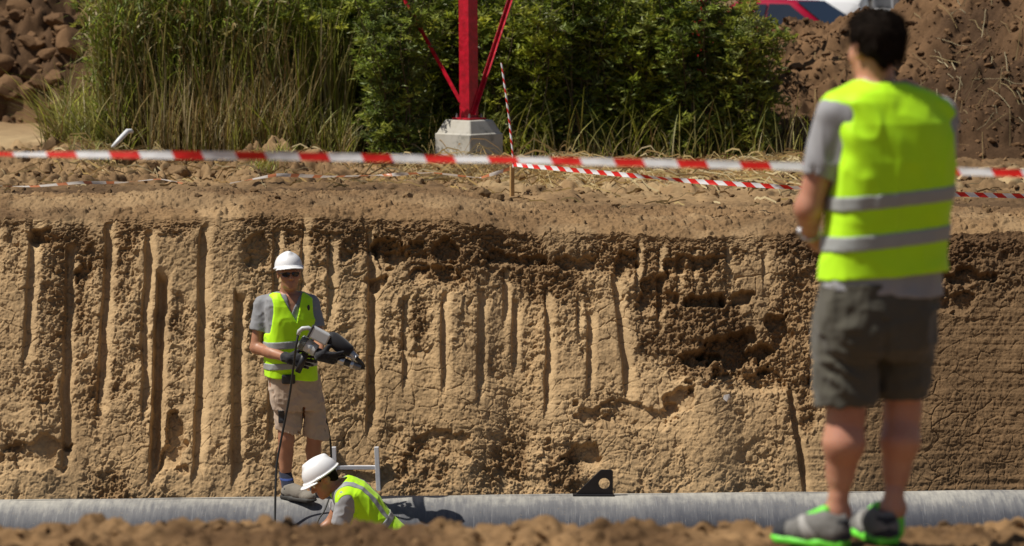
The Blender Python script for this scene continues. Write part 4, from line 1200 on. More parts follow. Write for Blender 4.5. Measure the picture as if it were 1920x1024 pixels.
M_steel = simple("brushed_steel", (.55, .56, .58), .3, .8, var=.08); M_eye = simple("eye_white", (.75, .72, .68), .2, var=.02); M_iris = simple("brown_iris", (.03, .015, .008), .1)
M_pants = cloth_mat("grey_work_trousers", (.12, .12, .13))

def ball(name, c, r, mat, parent, sq=(1, 1, 1), M=None):
    V, F = ico(3); V = V * r * np.array(sq)
    if M is not None: V = V @ np.array(M).T
    return obj(name, np_mesh(name, V + np.array(c), F, mat), parent)
def eyes(T, M, root):
    for s in (-1, 1):
        e = ball("eye", T((s * .032, .083, .004)), .0125, M_eye, root); ball("iris", T((s * .032, .0925, .003)), .006, M_iris, e)
def shoe(root, heel, fwd, L, mats, up_h=.105, w=.048, sport=False):
    """running or work shoe: heel = ground point under the heel, fwd = direction of the toe"""
    fwd = unit(np.array(fwd, float)); M = basis(fwd); o = np.array(heel, float); T = lambda p: o + M @ np.array(p, float)
    sole_m, up_m, trim_m, tongue_m = mats
    lo, hi = o - (.36, .36, .05), o + (.36, .36, .24); s = L / .29
    upper = union([rc(T((0, .035 * s, .055)), T((0, .14 * s, .052)), .046, .043), rc(T((0, .14 * s, .05)), T((.006, .235 * s, .035)), .043, .034), ell(T((.004, .225 * s, .037)), (.043, .055 * s, .03), M),
                   rc(T((0, .04 * s, .06)), T((0, .045 * s, up_h)), .042, .040), rc(T((0, .07 * s, .085)), T((0, .15 * s, .062)), .034, .028)], .03)
    upper = union([upper, rc(T((0, .085 * s, .07)), T((0, .155 * s, .058)), .046, .040)], .02)
    upper = cut(upper, rc(T((0, .052 * s, up_h + .05)), T((0, .048 * s, up_h - .02)), .030), .006)
    upper = clip(upper, (T((0, 0, .012)), (0, 0, -1)), (T((0, 0, up_h + .004)), M @ np.array((0, -.35, 1))))
    sh = cloth("shoe", folds(upper, .0012, 40, 7), lo, hi, .0045, up_m, root)
    sole = union([rbox(T((0, .055 * s, .016)), (w * .88, .062 * s, .017), .014, M), rbox(T((.002, .17 * s, .013)), (w, .09 * s, .014), .013, M), ell(T((.004, .235 * s, .017)), (w * .95, .058 * s, .017), M)], .02)
    cloth("sole", clip(sole, (T((0, 0, 0)), (0, 0, -1))), lo, hi, .0045, sole_m, sh)
    tng = union([rc(T((0, .088 * s, up_h + .006)), T((0, .165 * s, .080)), .015, .014), ell(T((0, .088 * s, up_h + .004)), (.028, .012, .018), M)], .012)
    cloth("tongue", tng, lo, hi, .004, tongue_m, sh)
    hc = clip(grown(union([rc(T((0, .03 * s, .04)), T((0, .036 * s, up_h - .012)), .046, .041)], .01), .002), (T((0, .045 * s, 0)), M @ np.array((0, 1, .15))), (T((0, 0, .03)), (0, 0, -1)), (T((0, 0, up_h - .006)), (0, 0, 1)))
    cloth("heel_counter", hc, lo, hi, .0045, trim_m, sh)
    if sport:                                                          # dark toe cap, pale side panels, bright tongue
        up2 = grown(upper, .0022)
        cloth("toe_cap", clip(up2, (T((0, .205 * s, 0)), M @ np.array((0, -1, .25))), (T((0, 0, .022)), (0, 0, -1))), lo, hi, .0042, trim_m, sh)
        for e in (-1, 1):
            cloth("side_panel", clip(grown(upper, .0016), (T((0, .10 * s, .05)), M @ np.array((0, -1, .9))), (T((0, .15 * s, .05)), M @ np.array((0, 1, -.5))), (T((e * .012, 0, 0)), M @ np.array((-e, 0, 0))), (T((0, 0, .024)), (0, 0, -1))), lo, hi, .0042, M_shoepale, sh)
        cloth("bright_tongue", union([rc(T((0, .082 * s, up_h + .014)), T((0, .19 * s, .074)), .021, .014)], .01), lo, hi, .004, tongue_m, sh)
    mb = MB()
    for i in range(4):
        y, z = (.10 + .022 * i) * s, .108 - .013 * i
        mb.tube([T((-.032, y + .004, z - .014)), T((0, y, z + .003)), T((.032, y + .004, z - .014))], .0045, 6)
    mb.build("laces", trim_m, sh, smooth=True)
    return sh
def hard_hat(root, c, M, k=1.0, lift=.0, tilt=0.0):
    """helmet shell with peak; c = head centre, M = head frame"""
    c = np.array(c); tl = R(tilt); M = np.stack([M[:, 0], M[:, 1] * math.cos(tl) + M[:, 2] * math.sin(tl), M[:, 2] * math.cos(tl) - M[:, 1] * math.sin(tl)], 1); c = c + M[:, 2] * lift
    T = lambda p: np.array(c) + M @ (np.array(p, float) * k)
    dome = ell(T((0, -.008, .045)), np.array((.108, .132, .112)) * k, M); inner = ell(T((0, -.008, .040)), np.array((.101, .125, .106)) * k, M)
    ridge = [rc(T((x, -.09, .125 - abs(x))), T((x, .06, .138 - abs(x))), .02 * k, .016 * k) for x in (0,)]
    rimf = lambda P: np.maximum(np.abs(((P - T((0, 0, .030))) @ f32(M))[:, 2]) - .005, ell(T((0, -.006, .030)), np.array((.119, .146, .2)) * k, M)(P))
    def peak(P):
        q = (P - f32(T((0, 0, .030)))) @ f32(M) / k
        r = np.sqrt((q[:, 0] / .110) ** 2 + ((q[:, 1] - .055) / .115) ** 2)
        zz = q[:, 2] + .22 * np.clip(q[:, 1] - .10, 0, 1) + 1.6 * q[:, 0] ** 2 * (q[:, 1] > .05)
        return np.maximum(np.maximum(np.abs(zz) - .0045, (r - 1) * .11), .02 - q[:, 1])
    sh = lambda P: np.maximum(smin(dome(P), ridge[0](P), .03), -((P - f32(T((0, 0, .028)))) @ f32(M))[:, 2])
    full = lambda P: np.maximum(smin(smin(sh(P), rimf(P), .012), peak(P), .012), -inner(P))
    lo, hi = c - .24, c + .24
    hat = cloth("hard_hat", full, lo, hi, .0042, M_hat, root)
    mb = MB()
    ring = [T((.097 * math.cos(a), -.008 + .118 * math.sin(a), .022)) for a in np.linspace(0, 2 * np.pi, 33)]
    mb.tube(ring, .008, 6, cap=False); mb.build("headband", M_soledark, hat, smooth=True)
    return hat, T
# ------------------------------------------------------------------ the man watching from the near bank
def watcher():
    Y0 = 9.9
    p = lambda x, y, dy=0.0: at(x, y, Y0 + dy)
    k = Y0 / FPX
    root = empty("person", p(1630, 1020), "man seen from behind in yellow vest and dark shorts standing on near bank", "person")
    yaw = R(20); ax = np.array((math.cos(yaw), math.sin(yaw), 0)); fw = np.array((-math.sin(yaw), math.cos(yaw), 0))
    zof = lambda y: p(960, y)[2]; xof = lambda x: p(x, 500)[0]
    HM = basis((-math.sin(R(26)), math.cos(R(26)), -.10)); hc = p(1641, 92, .03)
    face, T = head_parts(hc, HM, .99)
    def sec(rows, b0=None):  # (y, left, right, half depth)
        out = []
        for (y, l, r, b) in rows:
            hw = (r - l) / 2 * k; a = math.sqrt(max(hw * hw - (b * math.sin(yaw)) ** 2, 1e-4)) / math.cos(yaw)
            out.append((zof(y), xof((l + r) / 2), Y0, a, b))
        return out
    torso = sec([(160, 1600, 1692, .055), (178, 1572, 1738, .075), (200, 1560, 1764, .092), (240, 1562, 1778, .108), (300, 1562, 1777, .118), (360, 1560, 1770, .117), (420, 1560, 1764, .110), (480, 1556, 1766, .112), (540, 1545, 1758, .122), (600, 1543, 1745, .13)])
    tor = loft(torso, yaw, 2.5)
    shL = p(1568, 214, -.06); elL = p(1517, 388, -.03); wrL = p(1519, 440, .13)
    shR = p(1760, 218, .10); elR = p(1752, 400, .19); wrR = p(1620, 440, .30)
    hipL, knL, anL = p(1592, 610, -.02), p(1586, 772, -.01), p(1570, 962, .0)
    hipR, knR, anR = p(1700, 610, .06), p(1692, 770, .09), p(1674, 955, .05)
    hL = hand_parts(wrL + (.004, .01, -.004), (.55, .55, -.55), (.35, .55, .6), (.3, -.5, .6), (.35, .45, .55, .6))
    hR = hand_parts(wrR, (-.75, .25, -.45), (-.3, -.7, .3), (.2, .2, .9), .5)
    limbs = union([rc(shL, elL, .054, .043), rc(elL, wrL, .044, .029), rc(elL + (0, .02, -.01), elL * .6 + wrL * .4, .045, .038), rc(shR, elR, .054, .043), rc(elR, wrR, .044, .029)], .02)
    legs = []
    for hp, kn, an, fx, rr in ((hipL, knL, anL, 1, 1.0), (hipR, knR, anR, -1, .95)):
        calf = kn + (an - kn) * .30 + np.array((0, -.018, 0))
        legs.append(union([rc(hp, kn, .088, .060), rc(kn, kn + (an - kn) * .12, .057 * rr, .058 * rr), rc(kn + (an - kn) * .08, calf, .052 * rr, .067 * rr), rc(calf, kn + (an - kn) * .62, .067 * rr, .041 * rr), rc(kn, kn + (an - kn) * .6 + (0, .012, 0), .05 * rr, .036 * rr), rc(kn + (an - kn) * .55, an, .042 * rr, .030 * rr),
                           rc(an + (0, -.012, .05), an + (0, -.016, -.03), .02, .024), ell(an + (.03 * fx, .0, .002), (.014, .016, .016)), ell(an + (-.03 * fx, .0, .006), (.012, .016, .016)), rc(an, an + (-.04, .05, -.035), .034, .03)], .03))
    body = union([union([tor, rc(p(1646, 180, .01), p(1644, 128, .015), .062, .056), rc(p(1610, 178), shL, .05, .056), rc(p(1700, 178, .05), shR, .05, .056)], .03), face, limbs, legs[0], legs[1]], .02)
    full = lambda P: smin(smin(body(P), hL(P), .010), hR(P), .010)
    lo, hi = (1.0 - .12, 9.45, -.02), (1.66, 10.55, 1.86)
    cloth("body", full, lo, hi, .0052, M_skin, root)
    eyes(T, HM, root)
    # hair
    hm = lambda P: (P - f32(hc)) @ f32(HM)
    cap = union([ell(T((0, -.018, .040)), (.090, .111, .094), HM), ell(T((0, -.055, -.012)), (.068, .058, .070), HM), ell(T((.01, .02, .094)), (.062, .07, .036), HM)], .03)
    def hair(P):
        q = hm(P)
        front = .092 - np.clip(-q[:, 2] + .105, 0, 1) * 1.12                       # hairline runs from the brow back behind the ears
        d = np.maximum(cap(P), (q[:, 1] - front) * .7)
        ear = np.sqrt(((q[:, 1] + .004) / .030) ** 2 + ((q[:, 2] + .012) / .040) ** 2)
        d = np.maximum(d, np.where(np.abs(q[:, 0]) > .06, (1 - ear) * .03, -1))
        d = np.maximum(d, -.088 - q[:, 2])
        st = noise(q[:, 0] * 150 + 12 * noise(q[:, 2] * 25, q[:, 1] * 25, seed=3), q[:, 1] * 60, q[:, 2] * 38, seed=201)
        return d - .0042 * st - .009 * noise(q[:, 0] * 30, q[:, 1] * 30, q[:, 2] * 20, seed=202)
    ho = cloth("hair", hair, np.array(hc) - .17, np.array(hc) + .19, .0035, M_hair, root)
    rg = np.random.RandomState(77); hv = np.empty(len(ho.data.vertices) * 3, np.float32); ho.data.vertices.foreach_get("co", hv); hv = hv.reshape(-1, 3)
    hn = np.empty(len(ho.data.vertices) * 3, np.float32); ho.data.vertices.foreach_get("normal", hn); hn = hn.reshape(-1, 3)
    pk = rg.randint(len(hv), size=7000); b0 = hv[pk]; nn_ = hn[pk]
    flow = HM @ np.array((-.25, -.35, -1.0)); D = unit(unit(flow - nn_ * (nn_ @ flow)[:, None]) + nn_ * rg.uniform(.1, .55, (7000, 1)) + rg.normal(size=(7000, 3)) * .25)
    V, F, _ = leaves(b0 - nn_ * .004, D, nn_, rg.uniform(.014, .034, 7000), rg.uniform(.0015, .0035, 7000), np.zeros((7000, 3)))
    obj("hair_strands", np_mesh("hair_strands", V, F, M_hair, False), ho)
    # t-shirt
    shirt_t = loft(sec([(158, 1598, 1694, .06), (176, 1566, 1744, .082), (196, 1552, 1770, .098), (240, 1556, 1785, .116), (300, 1556, 1783, .126), (360, 1554, 1776, .125), (420, 1557, 1764, .117), (480, 1551, 1763, .120), (520, 1541, 1768, .128), (556, 1531, 1772, .134)]), yaw, 2.6)
    slL = shL + (elL - shL) * .66; slR = shR + (elR - shR) * .66
    dL, dR = unit(elL - shL), unit(elR - shR)
    sleeves = [clip(union([rc(shL + (.0, 0, .0), slL + dL * .05, .066, .063)]), (slL, dL)), clip(rc(shR, slR + dR * .05, .066, .063), (slR, dR))]
    tee = union([shirt_t, sleeves[0], sleeves[1], rc(p(1605, 186, -.02), shL, .045, .055), rc(p(1705, 186, .05), shR, .045, .055)], .025)
    tee = clip(tee, (slL, dL * np.array((1, 1, 1)) if False else (0, 0, -1)) if False else (p(1650, 547), (-.10, 0, -1)))
    tee = cut(tee, rc(p(1645, 150, .02), p(1645, 172, .01), .058), .01)
    for a, b in ((shL, slL), (shR, slR)):
        tee = cut(tee, rc(b - unit(b - a) * .025, b + unit(b - a) * .2, .055), .004)
    cloth("t_shirt", folds(tee, .0042, 16, 211, (1, 1, .55)), (lo[0] - .02, 9.5, .75), (1.72, 10.3, 1.72), .0058, M_tee, root)
    # vest
    vs_ = loft(sec([(156, 1600, 1694, .075), (172, 1566, 1748, .094), (190, 1546, 1775, .108), (230, 1549, 1794, .128), (300, 1549, 1791, .139), (360, 1547, 1783, .139), (420, 1547, 1772, .133), (480, 1541, 1771, .136), (540, 1533, 1778, .144)]), yaw, 2.8)
    shb = rc(p(1610, 186, -.02), shL + (.012, .01, .012), .066, .070)
    xc = xof(1660); tilt = lambda P: P[:, 2] - .085 * (P[:, 0] - xc)
    def vest(P):
        d = smin(vs_(P), shb(P), .02); q = (P - f32((xc, Y0, 0))); u = q @ f32(ax); v = q @ f32(fw)
        z = P[:, 2]
        hwid = np.interp(z, [zof(330), zof(300), zof(230), zof(195), zof(160)], [.30, .208, .200, .222, .25]).astype(np.float32)
        d = np.maximum(d, np.abs(u + .004) - hwid)                                      # arm holes
        arm = rc(shL + (-.045, -.03, -.10), elL, .060, .05)(P)
        d = np.maximum(d, -arm)
        d = np.maximum(d, zof(516) - .000 - tilt(P) + .006 * noise(P[:, 0] * 6, P[:, 1] * 6, seed=9))
        nk = rc(p(1645, 130, .03), p(1645, 176, .03), .066)(P)
        d = np.maximum(d, -nk)
        d = np.maximum(d, -(rc(p(1645, 170, .14), p(1640, 330, .2), .06)(P)))           # open front
        return d
    pull = lambda P: .010 * noise((P[:, 0] + .8 * (P[:, 2] - 1.45)) * 16, (P[:, 2]) * 9, seed=223) * np.exp(-((P[:, 2] - zof(235)) / .12) ** 2) + .0055 * noise(P[:, 0] * 9, P[:, 1] * 6, P[:, 2] * 3.5, seed=224)
    vfin = lambda P: folds(vest, .0036, 12, 221, (1, 1, .5))(P) - pull(P)
    ve = cloth("safety_vest", vfin, (lo[0] - .04, 9.5, .85), (1.74, 10.3, 1.72), .0056, M_vest, root)
    for ya, yb in ((357, 384), (431, 459)):
        za, zb_ = zof(yb) , zof(ya)
        bf = lambda P, za=za, zb_=zb_: np.maximum(vfin(P) - .0042, np.abs(tilt(P) * 1.0 - (za + zb_) / 2) - (zb_ - za) / 2)
        cloth("reflective_band", bf, (lo[0] - .04, 9.5, .85), (1.74, 10.3, 1.35), .0052, M_band, ve)
    # shorts
    pel = loft(sec([(525, 1540, 1764, .128), (560, 1531, 1760, .142), (610, 1528, 1755, .150), (650, 1529, 1750, .140), (672, 1535, 1745, .11)]), yaw, 2.5)
    lL = rc(p(1586, 610, -.015), p(1585, 790, -.01), .112, .104); lR = rc(p(1698, 610, .05), p(1693, 790, .08), .100, .083)
    so = union([pel, union([lL]), lR], .025)
    seam = lambda P: .012 * np.exp(-((P[:, 0] - xof(1652)) / .014) ** 2) * (P[:, 1] < Y0) * (P[:, 2] < zof(590)) * (P[:, 2] > zof(680))
    gap = rbox(p(1646, 745, 0), (.008, .3, .115), .006)
    so2 = lambda P: np.maximum(so(P) + seam(P), -gap(P))
    so3 = clip(so2, (p(1600, 756), (.03, 0, -1)), (p(1650, 528), (0, 0, 1)))
    for a, b, r in ((hipL, knL, .085), (hipR, knR, .074)):
        so3 = cut(so3, rc(b + (0, 0, .06), b + (0, 0, -.1), r), .004)
    sh_ = folds(folds(so3, .0075, 9, 231, (1, 1, 1.2)), .003, 22, 235)
    # bunched folds slanting across the left leg
    sl = lambda P: sh_(P) - .007 * np.sin((P[:, 2] * 1.0 + .75 * (P[:, 0] - xof(1560))) * 95 + 3 * noise(P[:, 0] * 9, P[:, 2] * 9, seed=237)) * np.exp(-((P[:, 0] - xof(1570)) / .05) ** 2) * sst(zof(600), zof(670), P[:, 2])
    sho = cloth("shorts", sl, (lo[0] - .05, 9.5, .40), (1.68, 10.35, .95), .0056, M_short, root)
    # wrist watch, socks, shoes
    mb = MB(); d = unit(wrL - elL); a = unit(np.cross(d, (0, 0, 1.))); b = np.cross(d, a); c = wrL - d * .022
    mb.tube([c + (a * math.cos(t) + b * math.sin(t)) * .033 for t in np.linspace(0, 2 * np.pi, 25)], .0065, 6, cap=False)
    wt = mb.build("wrist_watch", M_steel, root, smooth=True)
    mb = MB(); o_ = unit(np.array((-.8, -.5, .3)) - d * np.dot((-.8, -.5, .3), d)); mb.tube([c + o_ * .030, c + o_ * .042], [.019, .017], 20); mb.build("watch_case", M_steel, wt, smooth=False, bevel=.001)
    for an, he, fwd in ((anL, p(1585, 1036, -.06), (-.84, .48, 0)), (anR, p(1667, 1031, -.01), (-.36, .93, 0))):
        he = np.array((he[0], he[1], -.018))
        sk = clip(rc(an + (0, 0, .03), an + (-.005, 0, -.07), .041, .046), (an + (0, 0, -.028), (-.1, .1, 1)))
        cloth("sock", sk, an - .14, an + .12, .004, M_green, root)
        shoe(root, he, fwd, .275, (M_green, M_shoemesh, M_shoedark, M_green), .105, sport=True)
    return root
watcher()
# ------------------------------------------------------------------ the worker standing on the pipe
def standing_worker():
    Y0 = 21.78
    p = lambda x, y, dy=0.0: at(x, y, Y0 + dy)
    k = Y0 / FPX
    root = empty("person", p(560, 940), "worker with white cap helmet and sunglasses standing on the pipe, holding a tool", "person")
    xof = lambda x: p(x, 600)[0]; zof = lambda y: p(540, y)[2]
    th = R(20); F = np.array((math.sin(th), -math.cos(th), 0)); ax = np.array((-math.cos(th), -math.sin(th), 0))   # forward, his right
    yaw = th                                                  # loft frame: long axis along (cos, sin)
    HM = basis((math.sin(R(12)), -math.cos(R(12)), .06), roll=R(-2)); hc = p(542, 514, -.03)
    face, T = head_parts(hc, HM, 1.0)
    def sec(rows):
        out = []
        for (y, l, r, b) in rows:
            hw = (r - l) / 2 * k; a = math.sqrt(max(hw * hw - (b * math.sin(yaw)) ** 2, 1e-4)) / math.cos(yaw)
            out.append((zof(y), xof((l + r) / 2), Y0, a, b))
        return out
    tor = loft(sec([(553, 510, 570, .07), (566, 500, 584, .09), (590, 502, 588, .11), (625, 503, 586, .115), (660, 503, 586, .11), (700, 504, 590, .12), (735, 506, 592, .125)]), yaw, 2.4)
    shR, elR, wrR = p(493, 572, .04), p(480, 652, .0), p(541, 672, -.26)          # his right arm, at the left of the picture
    shL, elL, wrL = p(583, 570, .06), p(598, 634, .0), p(599, 668, -.40)
    hipR, knR, anR = p(532, 715, .0), p(537, 822, -.02), p(535, 905, .04)
    hipL, knL, anL = p(576, 712, .05), p(590, 812, .05), p(586, 912, .22)
    body = union([union([tor, rc(p(541, 560, .02), p(541, 535, .0), .062, .056), rc(p(525, 562), shR, .055, .056), rc(p(562, 561, .03), shL, .055, .056)], .03), face,
                  rc(shR, elR, .054, .044), rc(elR, elR * .5 + wrR * .5, .044, .042), rc(elR * .6 + wrR * .4, wrR, .043, .030), rc(shL, elL, .054, .043), rc(elL, wrL, .043, .030)], .018)
    legs = []
    for hp, kn, an in ((hipR, knR, anR), (hipL, knL, anL)):
        calf = kn + (an - kn) * .32 + np.array((-F[0], -F[1], 0)) * .018
        legs += [rc(hp, kn, .085, .058), rc(kn, calf, .054, .056), rc(calf, kn + (an - kn) * .65, .056, .043), rc(kn, an, .048, .036), rc(an, an + (.02, -.03, -.05), .036, .034)]
    full = union([body] + legs, .022)
    lo, hi = (xof(462), 21.25, zof(956)), (xof(622), 22.25, zof(455))
    cloth("body", full, lo, hi, .0062, M_skin_dark, root)
    # hands in black work gloves
    tool_d = unit(p(685, 690, -.30) - p(585, 650, -.34))
    gR = union([hand_parts(wrR, (.9, -.3, -.12), (.35, .75, -.2), (.1, .1, 1), (.55, .6, .65, .7), 1.25), rc(wrR - unit(wrR - elR) * .035, wrR + unit(wrR - elR) * .01, .040, .036)], .012)
    gL = union([hand_parts(wrL + (.0, 0, 0), (.92, -.15, -.10), (.1, .85, .4), (.1, .3, .9), (.45, .55, .65, .7), 1.28), rc(wrL - unit(wrL - elL) * .04, wrL, .040, .036)], .012)
    for g, w_ in ((gR, wrR), (gL, wrL)):
        cloth("glove", folds(g, .0015, 45, 250), w_ - .24, w_ + .24, .0045, M_glove, root)
    # polo shirt
    st = loft(sec([(550, 514, 567, .07), (560, 500, 583, .088), (572, 497, 588, .106), (600, 499, 590, .122), (640, 499, 588, .126), (680, 499, 590, .126), (706, 501, 592, .132)]), yaw, 2.4)
    slR, slL = shR + (elR - shR) * .60, shL + (elL - shL) * .7
    tee = union([st, clip(rc(shR, slR + unit(elR - shR) * .05, .068, .072), (slR, unit(elR - shR))), clip(rc(shL, slL + unit(elL - shL) * .05, .066, .068), (slL, unit(elL - shL))),
                 rc(p(522, 560), shR, .055, .064), rc(p(563, 560, .03), shL, .055, .062)], .022)
    tee = cut(tee, rc(p(541, 540, -.01), p(543, 556, -.02), .060, .056), .008)
    vcut = lambda P: np.maximum(np.abs((P[:, 0] - xof(549)) - .10 * (P[:, 2] - zof(575))) - np.clip((P[:, 2] - zof(588)) * .34, 0, .05), -(P - f32((xof(549), Y0, 0))) @ f32(F) + .02)
    tee = cut(tee, vcut, .003)
    cloth("polo_shirt", folds(tee, .004, 17, 261), lo, hi, .0062, M_polo, root)
    col = loft([(zof(562), xof(543), Y0 - .0, .082, .082), (zof(550), xof(542), Y0 - .0, .075, .075)], yaw, 2)
    coli = loft([(zof(566), xof(543), Y0 - .0, .074, .074), (zof(546), xof(542), Y0 - .0, .067, .067)], yaw, 2)
    colf = lambda P: np.maximum(cut(col, coli, .002)(P), -vcut(P))
    cloth("collar", colf, lo, hi, .005, M_polo, root)
    # vest, open to a deep V
    vs_ = loft(sec([(548, 512, 569, .082), (558, 497, 585, .102), (572, 496, 592, .122), (600, 497, 594, .140), (640, 495, 592, .145), (680, 496, 592, .146), (715, 497, 594, .150)]), yaw, 2.5)
    cV = np.array((xof(557), Y0, 0))
    def vest(P):
        d = vs_(P); q = P - f32((xof(545), Y0, 0)); u = q @ f32(-ax); v = q @ f32(F); z = P[:, 2]
        hw = np.interp(z, [zof(640), zof(622), zof(585), zof(565), zof(550)], [.30, .178, .152, .150, .16]).astype(np.float32)
        d = np.maximum(d, np.abs(u) - hw)
        d = np.maximum(d, -rc(shR + (0, 0, .02), elR, .062, .05)(P)); d = np.maximum(d, -rc(shL + (0, 0, .02), elL, .060, .05)(P))
        neck = rc(p(541, 535, -.02), p(543, 556, -.02), .078, .076)(P); d = np.maximum(d, -neck)
        x = P[:, 0] - xof(557) - .22 * np.clip(z - zof(605), 0, 1) * -1.0
        wV = np.clip((z - zof(603)) * .36, 0, .2)
        d = np.maximum(d, -np.maximum(np.abs(P[:, 0] - xof(559) + .20 * np.clip(z - zof(603), 0, 1)) - wV, -v))
        d = np.maximum(d, zof(706) - z + .10 * (P[:, 0] - xof(520)) * -1.0)
        return d
    vf = folds(vest, .0035, 13, 271, (1, 1, .6))
    ve = cloth("safety_vest", vf, lo, hi, .0058, M_vest, root)
    for ya, yb in ((636, 650), (676, 688)):
        mid = (zof(ya) + zof(yb)) / 2; hh = (zof(ya) - zof(yb)) / 2
        cloth("reflective_band", lambda P: np.maximum(vf(P) - .004, np.abs(P[:, 2] - mid - .06 * (P[:, 0] - xof(545))) - hh), lo, hi, .0056, M_band, ve)
    # small dark crest on the chest
    q = np.array((xof(580), Y0 - .5, zof(575)))[None].astype(np.float32)
    ys = np.linspace(Y0 - .3, Y0, 120); dd = vf(np.stack([np.full(120, xof(580)), ys, np.full(120, zof(575))], 1).astype(np.float32)); yc = ys[np.argmax(dd < 0)]
    mb = MB(); a_ = np.linspace(0, 2 * np.pi, 21); mb.add([(xof(580) + .010 * math.cos(a), yc - .006 + .003 * math.cos(a), zof(575) + .022 * math.sin(a)) for a in a_[:-1]] + [(xof(580), yc - .007, zof(575))], [(i, (i + 1) % 20, 20) for i in range(20)])
    e_ = mb.build("emblem", M_soledark, ve); e_.modifiers.new("t", 'SOLIDIFY').thickness = .002
    # helmet, sunglasses
    hat, TH = hard_hat(root, hc, HM, .95, .018, 5)
    mb = MB(); 
    fp = [TH((x, .1215 - 1.5 * x * x, z)) for x, z in ((-.022, .085), (.022, .085), (.022, .105), (-.022, .105))]
    gl = MB()
    def lens(s):
        pts = [(s * .008, .105, .014), (s * .034, .103, .017), (s * .062, .086, .013), (s * .064, .084, -.004), (s * .048, .095, -.017), (s * .022, .104, -.016), (s * .010, .107, -.004)]
        b_ = [T(q) for q in pts] + [T((q[0], q[1] - .006, q[2])) for q in pts]; n_ = 7
        gl.add(b_, [tuple(range(7)), tuple(range(13, 6, -1))] + [(i, i + 7, (i + 1) % 7 + 7, (i + 1) % 7) for i in range(7)])
    lens(1); lens(-1)
    g_ = gl.build("sunglasses", M_lens, root, bevel=.0015)
    mb = MB(); mb.tube([T((-.010, .109, .010)), T((.010, .109, .010))], .003, 6)
    mb.build("bridge", M_lens, g_)
    for s in (-1, 1):
        mb = MB(); mb.tube([T((s * .063, .085, .010)), T((s * .078, .03, .008)), T((s * .080, -.02, .004))], .0028, 6); mb.build("temple", M_lens, g_)
    eyes(T, HM, root)
    # knee length shorts with a black pocket
    pel = loft(sec([(694, 505, 592, .132), (720, 505, 594, .138), (745, 506, 598, .135), (768, 510, 602, .115)]), yaw, 2.4)
    lR = rc(p(533, 715, -.005), p(544, 832, -.01), .105, .098); lL = rc(p(576, 715, .05), p(594, 818, .06), .098, .092)
    so = clip(union([pel, lR, lL], .02), (p(560, 815), (-.25, 0, -1)), (p(545, 694), (0, 0, 1)))
    gap = rbox(p(567, 800, 0), (.010, .3, .16), .006, basis((0, 1, 0), (.10, 0, 1)))
    so = lambda P, so=so: np.maximum(so(P), -gap(P))
    for b, r in ((p(544, 820, -.01), .078), (p(594, 806, .06), .076)): so = cut(so, rc(b + (0, 0, .03), b + (0, 0, -.15), r), .004)
    sf = folds(folds(so, .008, 10, 281, (1, 1, 1.1)), .003, 24, 285)
    sho = cloth("shorts", sf, (lo[0], lo[1], zof(840)), (hi[0], hi[1], zof(690)), .006, M_khaki, root)
    pk = lambda P: np.maximum(sf(P) - .006, rbox(p(527, 782, -.13), (.024, .10, .050), .006)(P))
    cloth("pocket", pk, (lo[0], lo[1], zof(810)), (hi[0], hi[1], zof(755)), .005, M_black, sho)
    mb = MB(); mb.box(p(541, 711, -.155), (.10, .05, .07)); mb.build("belt_pouch", M_black, root, bevel=.012)
    # socks and work shoes
    for an, heel, fwd, ln in ((anR, (p(533, 930)[0], Y0 - .02, PIPE_Z + PIPE_R + .001), (.80, -.60, 0), .31), (anL, (p(583, 930)[0], Y0 + .24, PIPE_Z + PIPE_R - .05), (.55, -.83, 0), .31)):
        heel = np.array(heel); heel[2] = PIPE_Z + math.sqrt(max(PIPE_R ** 2 - (heel[1] - pipe_y(heel[0])) ** 2, .01)) + (.0 if fwd[0] > .7 else .01)
        sk = clip(rc(an + (0, 0, .075), heel + np.array((fwd[0], fwd[1], 0)) * .05 + (0, 0, .07), .047, .05), (an + (0, 0, .085), (0, 0, 1)))
        s_ = cloth("sock", folds(sk, .001, 60, 290), an - .22, an + .22, .0048, M_navy, root)
        cloth("sock_stripe", lambda P: np.maximum(sk(P) - .002, np.abs(P[:, 2] - an[2] - .035) - .008), an - .22, an + .22, .0045, simple("blue_knit", (.03, .06, .22), .9), s_)
        shoe(root, heel, fwd, ln, (M_soledark, M_leather, M_black, M_leather), .088, .054)
    return dict(p=p, wrR=wrR, wrL=wrL)
W1 = standing_worker()

